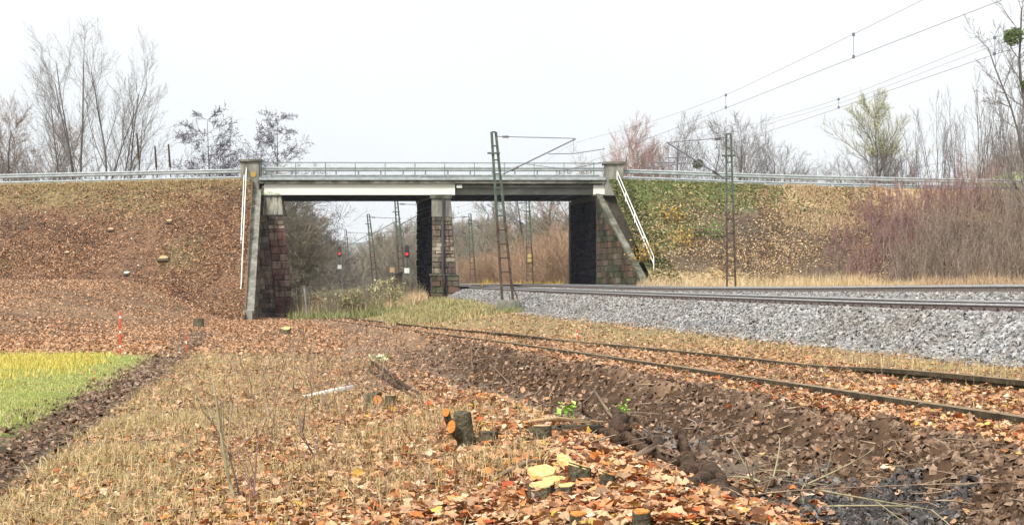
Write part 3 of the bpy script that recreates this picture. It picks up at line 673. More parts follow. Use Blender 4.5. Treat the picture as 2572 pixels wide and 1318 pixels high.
# guardrails (four runs: front left, bridge, front right, back)
def guardrail(xa, xb, yy, zf, step, label, group="steel guardrails along the road"):
    root = thing("guardrail", (xa, yy, zf(xa)), label, "guardrail", group)
    xs = np.linspace(xa, xb, max(2, int((xb - xa) / 1.5)))
    prof = [(0, .75), (-.05, .70), (-.05, .66), (0, .61), (-.05, .56), (-.05, .50), (0, .45), (.012, .45), (.012, .75)]
    V = []; k = len(prof)
    for x in xs:
        for (dy, dz) in prof: V.append((x, yy + dy, zf(x) + dz))
    i = np.arange(len(xs) - 1)[:, None] * k
    np_mesh("beam", V, np.concatenate([i + [a, (a + 1) % k, k + (a + 1) % k, k + a] for a in range(k)], 0), M['galv'], root)
    x = xa + .5; f = None; n = 0
    while x < xb and n < 98:
        z = zf(x)
        if f is None: f = MB().box((x - .05, yy + .02, z - .15), (x + .05, yy + .12, z + .72)).build("post", M['galv'], root); f0 = (x, z)
        else: q = f.copy(); COL.objects.link(q); q.parent = root; q.location = (x - f0[0], 0, z - f0[1])
        x += step; n += 1
    return root
zl = lambda x: float(crest_l(x)) + ZB + .02
zr = lambda x: float(crest_r(x)) + ZB + .02
zbk = lambda x: 7.1 + ZB + .02
guardrail(-95, wx(604), Y0 + .2, zl, 1.6, "long steel guardrail on the left embankment, ending at the left pillar")
guardrail(wx(656), wx(1517), Y0 + .15, zbk, 1.5, "steel guardrail behind the bridge railing")
guardrail(wx(1567), 95, Y0 + .2, zr, 1.5, "steel guardrail on the right embankment, running into the red shrubs")
guardrail(-95, wx(640), Y0 + 7.6, zl, 1.6, "second guardrail on the far side of the road, left of the bridge")
guardrail(wx(652), wx(1520), Y0 + 7.6, zbk, 1.5, "second guardrail on the far side of the bridge deck")
guardrail(wx(1560), 95, Y0 + 7.6, zr, 1.5, "second guardrail on the far side of the road, right of the bridge")

# handrails on the wing walls
def handrail(a, b, label, gap, side=0):
    a, b = np.array(a, float), np.array(b, float)
    root = thing("handrail", b, label, "handrail", "tubular handrails down the bridge wings")
    for g in (0, gap):
        MB().tube([a + (g * side, 0, g), b + (g * side, 0, g)], .035, 8).build("rail", M['white'], root, smooth=True)
    f = None; pts = [a + (b - a) * t for t in (.0, .25, .5, .75, 1)]
    for p in pts:
        if f is None: f = MB().tube([p - (0, 0, 1.0), p + (gap * side, 0, gap)], .028, 8).build("post", M['white'], root, smooth=True); f0 = p
        else: q = f.copy(); COL.objects.link(q); q.parent = root; q.location = Vector(p - f0)
handrail(W(613, 440, Y0 - .4), W(599, 737, Y0 - 10.6), "white tube handrail beside the left pillar, down the leafy bank", .5, .32)
handrail(W(1550, 446, Y0 - .4), W(1642, 662, Y0 - 8.6), "white tube handrail down the grassy bank right of the bridge", .42)
# low concrete wall at the foot of the right bank
MB().prism([W(1628, 735, 101), W(1800, 735, 101), W(1782, 722, 101), W(1756, 709, 101), W(1628, 709, 101)], (0, .5, 0)).build("concrete_footing", M['concrete'])
tag(bpy.data.objects["concrete_footing"], "low grey concrete wall at the foot of the right bank, behind the rails", "wall")

# ------------------------------------------------------------------ MASTS AND OVERHEAD LINE
def lattice(base_c, top_c, wb, wt, split=.5, ratio=.62, step=.62):
    """two channel legs joined by flat battens"""
    base_c, top_c = np.array(base_c, float), np.array(top_c, float); lo, hi = MB(), MB()
    H = top_c[2] - base_c[2]; n = int(H / step)
    def P(t, sx): c = base_c + (top_c - base_c) * t; w = wb + (wt - wb) * t; return c + np.array([sx * w / 2, 0, 0])
    for mb, t0, t1 in ((lo, 0, split), (hi, split, 1)):
        for sx in (-1, 1):
            mb.bar(P(t0, sx), P(t1, sx), .075, .13)
    for i in range(1, n + 1):
        t = i / n; mb = lo if t < split else hi
        mb.bar(P(t, -1) + (0, -.06, 0), P(t, 1) + (0, -.06, 0), .02, .07)
    return lo, hi
def mast(px_b, py_b, px_t, py_t, Y, wb, wt, label, arm=None, found=None, group="lattice catenary masts"):
    b = W(px_b, py_b, Y); t = W(px_t, py_t, Y)
    root = thing("catenary_mast", b, label, "catenary mast", group)
    lo, hi = lattice(b, t, wb, wt)
    lo.build("lower_lattice", M['mast_r'], root); hi.build("upper_lattice", M['mast_g'], root)
    cb = t - np.array([0, 0, 1.05]); MB().box((cb[0] - wt / 2 - .2, Y - .12, cb[2]), (cb[0] + wt / 2 + .2, Y + .06, cb[2] + .08)).build("crossbar", M['mast_g'], root)
    if found:
        MB().quadbox([(b[0] - .7, Y - .6, b[2] - 1.2), (b[0] + .75, Y - .6, b[2] - 1.2), (b[0] + .75, Y + .7, b[2] - 1.2), (b[0] - .7, Y + .7, b[2] - 1.2), (b[0] - .5, Y - .4, b[2]), (b[0] + .55, Y - .4, b[2]), (b[0] + .55, Y + .5, b[2]), (b[0] - .5, Y + .5, b[2])]).build("foundation", M['conc_dark'], root, bevel=.04)
        MB().bar(b + (.18, -.1, .8), b + (.5, -.1, .0), .06).build("strut", M['mast_r'], root)
    if arm: arm(root, b, t, Y)
    return root
def ins(mb, a, b):
    a, b = np.array(a), np.array(b); k = 6
    for i in range(k): c = a + (b - a) * (i + .5) / k; d = (b - a) / k * .3; mb.tube([c - d, c + d], .07, 8)
def arm1(root, b, t, Y):
    c = MB(); c.tube([W(1247, 343, Y), W(1446, 348, Y)], .022, 6); c.tube([W(1262, 438, Y), W(1446, 349, Y)], .038, 6)
    c.tube([W(1376, 387, Y), W(1442, 386, Y), W(1520, 374, Y)], .022, 6); c.tube([W(1440, 348, Y), W(1442, 386, Y)], .01, 5)
    c.tube([W(1425, 426, Y), W(1460, 419, Y), W(1510, 408, Y)], .022, 6); c.tube([W(1425, 426, Y), W(1425, 436, Y)], .02, 6)
    c.tube([W(1320, 412, Y), W(1425, 426, Y)], .016, 6)
    co = c.build("cantilever", M['wire'], root)
    i = MB(); ins(i, W(1262, 344, Y), W(1278, 344, Y)); ins(i, W(1284, 427, Y), W(1302, 419, Y)); i.build("insulator", M['insul'], co)
def arm2(root, b, t, Y):
    c = MB(); c.tube([W(1828, 346, Y), W(1675, 358, Y)], .022, 6); c.tube([W(1826, 452, Y), W(1675, 358, Y)], .038, 6)
    c.tube([W(1672, 397, Y), W(1728, 395, Y)], .025, 6); c.tube([W(1640, 408, Y), W(1752, 411, Y)], .025, 6)
    c.tube([W(1622, 421, Y), W(1665, 418, Y), W(1712, 411, Y)], .022, 6); c.tube([W(1672, 360, Y), W(1661, 402, Y)], .01, 5)
    co = c.build("cantilever", M['wire'], root)
    i = MB(); ins(i, W(1795, 350, Y), W(1812, 348, Y)); ins(i, W(1790, 430, Y), W(1804, 439, Y)); i.build("insulator", M['insul'], co)
mast(1275, 753, 1240, 332, 80, .52, .2, "tall rusty and green lattice mast on a mossy block in front of the bridge", arm1, True)
mast(1837, 728, 1830, 337, 78, 0.40, .22, "green topped lattice mast standing before the right embankment", arm2)
def armf(dx):
    def f(root, b, t, Y):
        c = MB(); e = t + np.array([dx, 0, -.45]); l = t + np.array([0, 0, -2.3]); s_ = np.sign(dx)
        c.tube([t + (0, 0, -.3), e], .03, 5); c.tube([l, e], .045, 5); c.tube([l + (s_ * 1.2, 0, .4), l + (s_ * 3.2, 0, .5)], .03, 5)
        co = c.build("cantilever", M['wire'], root); i = MB(); ins(i, t + (s_ * .35, 0, -.32), t + (s_ * .75, 0, -.34)); ins(i, l + (s_ * .4, 0, .24), l + (s_ * .8, 0, .47)); i.build("insulator", M['insul'], co)
    return f
mast(1012, 722, 995, 503, 143, .55, .22, "lattice mast seen under the left span beside the pier", armf(3.4))
mast(944, 722, 925, 538, 174, .55, .22, "lattice mast far down the line, middle of the three under the left span", armf(3.4))
mast(877, 720, 868, 578, 226, .55, .22, "farthest lattice mast under the left span next to the left red signal", armf(3.4))
mast(1189, 722, 1180, 537, 171, .55, .22, "lattice mast seen just right of the pier under the right span", armf(-3.4))
m5 = mast(1332, 722, 1325, 500, 140, .55, .24, "lattice mast with a yellow plate in front of the orange shrubs", armf(-3.4))
MB().box(W(1325, 657, 139.8), W(1335, 650, 139.9)).build("number_plate", M['yellow_p'], m5); MB().box(W(1325, 646, 139.8), W(1335, 638, 139.9)).build("number_plate", M['yellow_p'], m5)
def sagline(a, b, sag, n=16):
    a, b = np.array(a, float), np.array(b, float); return [a + (b - a) * t + np.array([0, 0, -4 * sag * t * (1 - t)]) for t in np.linspace(0, 1, n)]
def overhead(off, ztab, label, second=False):
    xc = lambda Y: float(x_main(Y)) + off
    ys = [14, 20, 30, 42, 54, 66, 80, 95, 112, 125, 143, 174, 226, 300]
    zc = table(ztab[0], 8); zm = table(ztab[1], 6)
    Ys = np.concatenate([np.arange(14, 150, 2.), np.arange(150, 300, 8.)])
    root = thing("overhead_line", (xc(42), 42, EYE + float(zc(42))), label, "overhead wire", "overhead lines of the railway")
    MB().tube([(xc(y), y, EYE + float(zc(y))) for y in Ys], .0065, 5).build("contact_wire", M['wire'], root)
    MB().tube([(xc(y), y, EYE + float(zm(y))) for y in Ys], .005, 5).build("messenger_wire", M['wire'], root)
    if second: MB().tube([(xc(y), y, EYE + float(zm(y)) - .13 - .1 * math.sin(y / 20) ** 2) for y in Ys if y < 78], .0045, 5).build("stitch_wire", M['wire'], root)
    dys = [41.7, 53.2, 66, 96, 126] if not second else [42.8, 54.4, 69, 92, 124]
    for y in dys:
        d = MB().tube([(xc(y), y, EYE + float(zc(y))), (xc(y), y, EYE + float(zm(y)))], .007, 5)
        d.box((xc(y) - .03, y - .03, EYE + float(zm(y)) - .05), (xc(y) + .03, y + .03, EYE + float(zm(y)) + .03))
        d.box((xc(y) - .03, y - .03, EYE + float(zc(y)) - .02), (xc(y) + .03, y + .03, EYE + float(zc(y)) + .06)); d.build("dropper", M['wire'], root)
overhead(.75, ([(0, 5.7), (42, 5.65), (53, 5.6), (80, 5.5), (112, 5.3), (143, 5.4), (300, 5.4)], [(0, 7), (20, 6.8), (42, 6.22), (54, 5.98), (66, 6.2), (80, 6.75), (95, 6.0), (112, 5.62), (126, 5.8), (143, 6.6), (174, 6.4), (300, 6.4)]),
         "nearer overhead line with long droppers crossing the upper right sky")
overhead(4.75, ([(0, 5.9), (43, 5.9), (54, 5.72), (78, 5.55), (112, 5.35), (300, 5.4)], [(0, 7), (20, 6.8), (43, 6.32), (54, 5.98), (64, 6.1), (78, 6.5), (95, 5.95), (112, 5.65), (126, 5.8), (140, 6.5), (300, 6.4)]),
         "lower overhead line with two close messenger wires, right of the nearer line", True)

# signals, signs and posts beyond the bridge
def signal(px, pyl, pyb, Y, label):
    b = W(px, pyb, Y); root = thing("railway_signal", b, label, "railway signal", "red railway signals beyond the bridge")
    MB().tube([b, W(px, pyl + 8, Y)], .07, 8).build("post", M['mast_g'], root)
    l = W(px, pyl, Y)
    h = MB().prism([(l[0] + dx * .5, Y, l[2] + dz * .6) for dx, dz in ((-.3, -.5), (.3, -.5), (.36, -.2), (.36, .9), (.22, 1.15), (-.22, 1.15), (-.36, .9), (-.36, -.2))], (0, .18, 0)).build("signal_head", M['black'], root)
    MB().tube([(l[0], Y - .2, l[2]), (l[0], Y + .02, l[2])], .10, 14).build("red_lamp", M['lamp_r'], h)
    MB().box((l[0] - .2, Y - .1, l[2] - 1.5), (l[0] + .2, Y - .04, l[2] - 1.1)).build("plate", M['white'], root)
    c = MB()
    for k in range(int((l[2] - b[2]) / .5)): c.box((l[0] - .16, Y + .08, b[2] + k * .5), (l[0] + .16, Y + .12, b[2] + k * .5 + .04))
    c.build("ladder_rungs", M['galv'], root)
signal(853, 637, 725, 165, "left red signal lit beside the farthest mast under the left span")
signal(1022, 638, 722, 132, "right red signal lit near the pier, above a small white plate")
b = W(985, 722, 128); r_ = thing("track_sign", b, "small pale square board on a post beyond the left span", "sign")
MB().tube([b, W(985, 680, 128)], .03).build("post", M['mast_g'], r_); MB().box(W(979, 684, 127.9), W(991, 672, 127.95)).build("board", M['cut_t'], r_)
b = W(1000, 724, 126); r_ = thing("cable_cabinet", b, "dark cabinet with a slanted lid beside the track beyond the pier", "cabinet")
MB().box(b + (-.28, 0, -.2), b + (.28, .5, 1.0)).build("body", M['mast_r'], r_); MB().quadbox([b + (-.4, -.05, 1.0), b + (.34, -.05, 1.0), b + (.34, .55, 1.0), b + (-.4, .55, 1.0), b + (-.4, -.05, 1.04), b + (.34, -.05, 1.28), b + (.34, .55, 1.28), b + (-.4, .55, 1.04)]).build("lid", M['black'], r_)
b = W(771, 790, 96); r_ = thing("marker_post", b, "slim pale concrete post leaning right of the left abutment", "post")
MB().bar(b, W(764, 719, 96), .11).build("shaft", M['concrete'], r_, bevel=.02); MB().box(W(764, 721, 96) + (-.08, -.08, 0), W(764, 717, 96) + (.08, .08, 0)).build("cap", M['conc_dark'], r_)
def stake(px, pyb, pyt, label, w=.035, bands=3):
    b = hit(px, pyb); Y = b[1]; h = (pyb - pyt) / F * Y; r_ = thing("survey_stake", b, label, "stake", "red survey stakes")
    MB().bar(b - (0, 0, .1), b + (0, 0, h), w).build("shaft", M['red_p'], r_)
    wb = MB()
    for k in range(bands): z = h * (k + .55) / bands; wb.bar(b + (0, -.002, z), b + (0, -.002, z + h / bands * .16), w * 1.12)
    wb.build("white_bands", M['white_p'], r_)
stake(302, 893, 783, "tall red and white survey stake at the far edge of the yellow grass")
stake(468, 888, 842, "short red tipped stake beside the dark wheel track", .025, 1)
stake(1450, 857, 828, "short pinkish stake between the siding and the ballast", .03, 1)
stake(857, 795, 781, "tiny orange stake near the siding under the left span", .05, 1)

# ------------------------------------------------------------------ TREES
def grow(rng, p, d, L, r, lvl, sp, out):
    n = sp['seg'][lvl]; step = L / n; mx = len(sp['seg']) - 1; r_end = r * sp['tap'][lvl]
    for i in range(n):
        d = d + rng.normal(0, sp['wig'][lvl], 3); d[2] += sp['up'][lvl]; d = d / np.linalg.norm(d)
        q = p + d * step; ra = r + (r_end - r) * i / n; rb = r + (r_end - r) * (i + 1) / n
        out[0 if lvl <= sp['trunk'] else 1].append((*p, *q, ra, rb))
        if lvl < mx and (i + 1) / n > sp['start'][lvl]:
            c = sp['cn'][lvl]; k = int(c) + (rng.random() < c - int(c)); fr = (i + 1) / n
            for _ in range(k):
                az = rng.random() * 2 * math.pi; a = R(sp['ang'][lvl]) * rng.uniform(.7, 1.25)
                u = np.cross(d, [0, 0, 1.]) if abs(d[2]) < .95 else np.cross(d, [1., 0, 0]); u /= np.linalg.norm(u); v = np.cross(d, u)
                nd = d * math.cos(a) + (u * math.cos(az) + v * math.sin(az)) * math.sin(a)
                le = L * sp['rat'][lvl] * rng.uniform(.65, 1.15) * (sp['shape'](fr) if lvl == 0 else (1.15 - .5 * fr))
                grow(rng, q, nd, le, max(rb * sp['rr'][lvl], sp['rmin']), lvl + 1, sp, out)
        p = q
def base_spec(**k):
    s = dict(seg=[10, 7, 5, 3], wig=[.06, .10, .14, .18], up=[.02, .05, .06, .04], tap=[.25, .3, .4, .5], start=[.25, .15, .1], cn=[2.2, 1.6, 1.5], ang=[45, 42, 40],
             rat=[.5, .45, .45], rr=[.5, .5, .5], rmin=.009, trunk=0, shape=lambda f: 1.3 - .9 * f)
    s.update(k); return s
def tree_obj(name, base, stems, sp, label, cat, group, mt='bark', mc='twig_grey', seed=1, extra=None, tname="trunk", cname="crown"):
    """stems: list of (dx, dy, dir, length, radius) from base"""
    rng = np.random.default_rng(seed); out = ([], [])
    for (dx, dy, d, L, r) in stems:
        d = np.array(d, float); d /= np.linalg.norm(d); grow(rng, np.array(base, float) + (dx, dy, 0), d, L, r, 0, sp, out)
    root = thing(name, base, label, cat, group)
    if len(stems) <= 30 and sp['trunk'] == 0:
        k = len(out[0]) // len(stems)
        for i in range(len(stems)):
            V, Fc = prisms(out[0][i * k:(i + 1) * k], 5); np_mesh("stem" if tname == "stems" else tname, V, Fc, M[mt], root, True)
    else:
        V, Fc = prisms(out[0], 6); np_mesh(tname, V, Fc, M[mt], root, True)
    if out[1]: V, Fc = prisms(out[1], 3); np_mesh(cname, V, Fc, M[mc], root)
    if extra: extra(root, out, rng)
    return root, out
def dup(root, loc, label, sc_=1, rz=0, group=None):
    c = copy_tree(root); c.location = [float(v) for v in loc]; c.scale = (sc_, sc_, sc_) if not isinstance(sc_, tuple) else sc_; c.rotation_euler = (0, 0, rz); c["label"] = label
    if group: c["group"] = group
    return c
TG = "bare trees behind the road embankment"
# big multi-stem tree on the left
Yt = 150; gb = -2.2 + EYE
def tb(px, Y): return np.array([(px - CX) / F * Y, Y, gb])
sp_big = base_spec(seg=[12, 8, 5, 4], cn=[1.4, 1.4, 1.4], start=[.36, .15, .1], ang=[30, 32, 34], rat=[.40, .44, .42], up=[.025, .07, .08, .05], wig=[.045, .07, .1, .14], shape=lambda f: 1.25 - .75 * f, rmin=.0095, trunk=0)
def toward(px0, px1, py1, Y=Yt):      # stem vector from ground behind the bank to a top seen above it
    a = tb(px0, Y); b = W(px1, py1, Y); d = b - a; return d, float(np.linalg.norm(d))
st = []
for (p0, p1, y1, dy, r) in ((215, 75, 230, -.6, .17), (222, 120, 150, .7, .18), (235, 195, 105, 0, .22), (240, 235, 120, 1.2, .2), (262, 305, 230, -.4, .17), (268, 345, 195, .5, .18), (275, 385, 250, 1.0, .14), (228, 160, 110, 1.5, .16), (250, 268, 160, -1, .15)):
    d, L = toward(p0, p1, y1); st.append(((p0 - 240) / F * Yt, dy, d + np.array([0, RNG.uniform(-1.5, 1.5), 0]), L * .93, r * .85))
tree_obj("bare_tree", tb(240, Yt), st, sp_big, "tallest bare tree with many upright stems fanning behind the left guardrail", "tree", TG, seed=4)
# dense brown tree far left, thin bushes
sp_dense = base_spec(seg=[8, 7, 5, 4], cn=[3.2, 2.4, 2.2], start=[.2, .1, .1], ang=[40, 38, 36], rat=[.5, .5, .45], up=[.02, .05, .05, .05], rmin=.012)
tree_obj("bare_tree", tb(40, 158), [(0, 0, (.0, 0, 1), 16.5, .22), (.5, 0, (.25, 0, 1), 15.5, .16), (-.5, 0, (-.25, 0, 1), 15.5, .16)], sp_dense, "dense brown twigged tree at the left edge behind the guardrail", "tree", TG, mc='twig_brown', seed=5)
sp_bush = base_spec(seg=[7, 5, 4], wig=[.08, .12, .16], up=[.03, .05, .05], tap=[.3, .4, .5], start=[.3, .1], cn=[2.2, 1.8], ang=[35, 38], rat=[.45, .45], rr=[.55, .5], trunk=0, rmin=.011)
def bush_st(rng, n, h, w, lean=.35, r=.04): return [(rng.normal(0, w), rng.normal(0, w), (rng.normal(0, lean), rng.normal(0, lean), 1), h * rng.uniform(.7, 1.1), r) for _ in range(n)]
bu, _ = tree_obj("bare_bush", tb(110, 140), bush_st(np.random.default_rng(1), 12, 12.4, 1.1, .24, .06), sp_bush, "grey bush of thin stems left of the tallest bare tree", "bush", "bushes behind the road", seed=6)
for (px, Y, s, lab) in ((0, 150, 1.12, "grey bush at the far left edge behind the guardrail"), (175, 146, .95, "thin bush in front of the tallest tree's left stems"), (330, 152, .85, "thin bush right of the tallest tree, by the first leaning pole"), (470, 150, .95, "thin bush left of the first cone shaped alder"), (620, 150, .98, "thin bush between the two cone shaped alders"), (745, 155, .85, "low bush right of the second alder above the railing"), (400, 155, .72, "low bush between the leaning poles")):
    dup(bu, tb(px, Y), lab, s, px * .1)
# alders with cones
def cones(root, out, rng):
    S = np.array(out[1]); zt = S[:, 5].max(); S = S[rng.random(len(S)) < .40 * np.clip((zt - S[:, 5]) / 4.5, .04, 1)]; P = S[:, 3:6] + rng.normal(0, .08, (len(S), 3))
    scatter("cones", *CUBE, P, rand_rot(len(P), 1, rng), rng.uniform(.03, .07, len(P)), M['twig_dark'], root, jitter=.1, rng=rng)
sp_cone = base_spec(seg=[14, 6, 4, 3], wig=[.015, .09, .14, .16], up=[.03, .03, .03, .05], start=[.2, .2, .1], cn=[6.0, 2.0, 1.6], ang=[70, 45, 42], rat=[.42, .40, .42], tap=[.12, .3, .4, .5], rr=[.32, .5, .5], shape=lambda f: 1.25 - 1.0 * f, rmin=.013)
Ya = 150; L = (HY - 272) / F * Ya * .93 + 2.2
al, _ = tree_obj("alder_tree", tb(543, Ya), [(0, 0, (-.01, 0, 1), L, .16)], sp_cone, "left cone shaped alder with dark clustered cones behind the left guardrail", "tree", TG, mt='bark', mc='twig_dark', seed=8, extra=cones)
tree_obj("alder_tree", tb(692, Ya + 4), [(0, 0, (.0, 0, 1), L * 1.02, .16)], sp_cone, "right cone shaped alder behind the left pillar and railing", "tree", TG, mc='twig_dark', seed=9, extra=cones)
# leaning poles
for (x0, y0, x1, y1, lab) in ((352, 450, 344, 335, "tallest of the three dark leaning poles behind the left guardrail"), (396, 450, 389, 367, "middle dark leaning pole behind the left guardrail"), (430, 450, 423, 362, "right dark leaning pole behind the left guardrail")):
    a = W(x0, 560, 128); b = W(x1, y1, 128); a = a + (W(x0 + (x0 - x1) * 1.0, 0, 128)[0] - a[0], 0, 0)
    r_ = thing("leaning_pole", a, lab, "pole", "dark leaning poles"); m_ = a + (b - a) * .72
    MB().tube([a, m_], [.05, .045], 8).build("shaft", M['bark'], r_); MB().tube([m_, b], [.09, .06], 8).build("wrapped_top", M['root'], r_)
# trees right of the bridge
sp_pink = base_spec(seg=[9, 7, 5, 4], cn=[3.0, 2.3, 2.2], start=[.35, .15, .1], ang=[38, 34, 34], rat=[.55, .5, .45], up=[.02, .06, .06, .03], rmin=.011)
Lp = (HY - 285) / F * 165 * .9 + 2.2
tree_obj("bare_tree", tb(1572, 165), [(0, 0, (-.0, 0, 1), Lp * .86, .24), (.3, 0, (.16, 0, 1), Lp * .78, .16), (-.3, 0, (-.14, 0, 1), Lp * .78, .15)], sp_pink, "rounded pinkish tree of fine twigs behind the right pillar", "tree", TG, mc='twig_pink', seed=12)
tree_obj("bare_tree", tb(1512, 160), [(0, 0, (.0, 0, 1), Lp * .85, .14), (0, 0, (-.25, 0, 1), Lp * .7, .1)], base_spec(seg=[10, 6, 4, 3], cn=[1.6, 1.5, 1.5], start=[.4, .2, .1], rmin=.011), "slender bare tree left of the pinkish one", "tree", TG, mc='twig_pink', seed=13)
sp_open = base_spec(seg=[9, 7, 5, 4], cn=[2.0, 1.7, 1.6], start=[.3, .15, .1], ang=[44, 38, 36], rat=[.55, .5, .45], up=[.0, .05, .06, .04], rmin=.011)
op, _ = tree_obj("bare_tree", tb(1740, 160), [(0, 0, (-.08, 0, 1), 15.6, .2), (.2, 0, (.22, 0, 1), 15, .16)], sp_open, "bare tree carrying a mistletoe ball left of the right mast", "tree", TG, seed=14)
for (px, Y, s, rz, lab) in ((1850, 158, .99, 1.2, "bare spreading tree directly behind the right mast"), (1905, 165, .92, 2.6, "bare tree right of the right mast"), (1970, 170, .88, 4.0, "small bare tree behind the guardrail, midway to the poplar"), (2030, 175, .8, 5.1, "low faint bare tree left of the yellow green poplar"), (1690, 172, .88, .6, "low bare tree between the pinkish tree and the mistletoe tree"), (2110, 160, .78, .9, "bare tree just left of the yellow green poplar"), (2275, 165, .78, 3.3, "bare tree just right of the yellow green poplar")):
    dup(op, tb(px, Y), lab, s, rz)
def mistle(c, r, label, seed):
    rng = np.random.default_rng(seed); n = 900; v = rng.normal(0, 1, (n, 3)); v /= np.linalg.norm(v, axis=1, keepdims=True); P = np.array(c) + v * (r * rng.random(n) ** .4)[:, None] * (1, 1, .9)
    root = thing("mistletoe", c, label, "mistletoe", "mistletoe balls")
    scatter("leaf_ball", *LEAF2, P, rand_rot(n, 1.2, rng), rng.uniform(.08, .15, n) * (r / .5) ** .5, M['mistle'], root)
    k = 60; P2 = P[:k]; V, Fc = prisms([(*np.array(c), *p, .01, .008) for p in P2]); np_mesh("stems", V, Fc, M['twig_olive'], root)
mistle(W(1753, 412, 160), .55, "green mistletoe ball hanging in the bare tree left of the right mast", 3)
# poplar with pale leaves
sp_pop = base_spec(seg=[14, 8, 5, 3], cn=[3.6, 1.9, 1.5], start=[.3, .15, .1], ang=[36, 30, 30], rat=[.27, .45, .42], up=[.02, .06, .07, .05], rmin=.010, shape=lambda f: .45 + .8 * math.sin(math.pi * min(1, (f - .1) / .95)))
def leaves(mk, frac, s0, s1, up=.0, nper=2, lim=None):
    def f(root, out, rng):
        S = np.array(out[1]); S = S[rng.random(len(S)) < frac]
        if lim is not None: S = S[S[:, 5] > lim]
        P = np.repeat(S[:, 3:6], nper, 0); P = P + rng.normal(0, .12, P.shape)
        scatter("leaves", *LEAF2, P, rand_rot(len(P), 1, rng), rng.uniform(s0, s1, len(P)), M[mk], root)
    return f
Yp = 150; Lp = (HY - 250) / F * Yp * .86 + 2.2
tree_obj("poplar_tree", tb(2205, Yp), [(0, 0, (0, 0, 1), Lp * 1.04, .2), (.15, 0, (.07, 0, 1), Lp * .85, .12)], sp_pop, "tall narrow tree with pale yellow green leaves above the right bank", "tree", TG, seed=20, extra=leaves('leaf_y', .6, .05, .11, nper=2, lim=W(0, 390, Yp)[2]))
# tall shoots at the right and tree at the right edge
sp_shoot = base_spec(seg=[10, 6, 3], wig=[.03, .07, .1], up=[.01, .07, .06], tap=[.2, .35, .5], start=[.4, .2], cn=[1.1, 1.0], ang=[26, 28], rat=[.3, .4], rr=[.55, .6], rmin=.009)
rg = np.random.default_rng(22)
sh, _ = tree_obj("tall_shoots", (wx(2330, 118), 118.0, EYE + 3), [(rg.normal(0, 1.0), rg.normal(0, .8), (rg.normal(0, .08), rg.normal(0, .1), 1), rg.uniform(5.0, 8.6), .035) for _ in range(11)], sp_shoot, "clump of tall bare shoots rising right of the poplar", "bush", "tall bare shoots on the right bank", seed=23)
for (px, Y, s, rz, lab) in ((2265, 122, .82, 1, "shorter clump of shoots beside the poplar"), (2395, 116, 1.08, 2, "clump of tall shoots in the middle of the right thicket"), (2450, 118, 1.22, 3, "clump of tall shoots left of the edge tree"), (2510, 115, 1.35, 4, "tallest clump of shoots close to the right edge"), (2150, 124, .7, 5, "low clump of shoots left of the poplar"), (2560, 119, 1.25, .4, "clump of shoots at the right edge of the view"), (2620, 117, 1.2, 2.2, "clump of shoots just beyond the right edge")):
    dup(sh, (wx(px, Y), Y, EYE + 3), lab, s, rz)
gR = emb_z(np.array([27.5]), np.array([90.]), 1)[0]
tree_obj("edge_tree", (wx(2590, 88), 88.0, EYE - 1.0), [(0, 0, (-.02, 0, 1), 15.5, .17), (0, 0, (.1, 0, 1), 14, .12)], base_spec(seg=[12, 7, 5, 3], cn=[2.4, 1.6, 1.5], start=[.25, .15, .1], ang=[50, 40, 36], rat=[.2, .42, .42], up=[.01, .07, .06, .04], rmin=.008, shape=lambda f: 1.1 - .4 * f), "tall dark twigged tree at the right edge carrying mistletoe", "tree", "bare trees behind the road embankment", mc='twig_grey', seed=25)
mistle(W(2546, 92, 88), .55, "mistletoe ball high in the tree at the right edge", 4)
mistle(W(2580, 215, 88), .35, "smaller mistletoe ball lower in the tree at the right edge", 6)

# thicket on the right bank: separate shrubs
sp_thick = base_spec(seg=[7, 4, 3], wig=[.05, .12, .15], up=[.02, .05, .04], tap=[.3, .4, .5], start=[.15, .1], cn=[1.5, 1.0], ang=[26, 30], rat=[.35, .45], rr=[.6, .7], trunk=0, rmin=.007)
def thick(px, Y, n, h, mk, label, seed, w=1.0):
    x = wx(px, Y); z = float(emb_z(np.array([x]), np.array([Y]), 1)[0]); rg = np.random.default_rng(seed); st = []
    for _ in range(n):
        dx, dy = rg.normal(0, w), rg.normal(0, w * .9); zz = float(emb_z(np.array([x + dx]), np.array([Y + dy]), 1, False)[0]) - z
        st.append((dx, dy, (rg.normal(0, .14), rg.normal(0, .12), 1), h * rg.uniform(.45, 1.3), rg.choice([.012, .014, .026])))
    rng = np.random.default_rng(seed + 100); out = ([], [])
    for (dx, dy, d, L, r) in st:
        zz = float(emb_z(np.array([x + dx]), np.array([Y + dy]), 1, False)[0]); d = np.array(d); d /= np.linalg.norm(d)
        grow(rng, np.array([x + dx, Y + dy, zz - .1]), d, L, r, 0, sp_thick, out)
    root = thing("bare_shrub", (x, Y, z), label, "shrub", "leafless shrubs covering the right bank")
    V, Fc = prisms(out[0], 3); np_mesh("stems", V, Fc, M[mk], root); V, Fc = prisms(out[1], 3); np_mesh("twigs", V, Fc, M[mk], root)
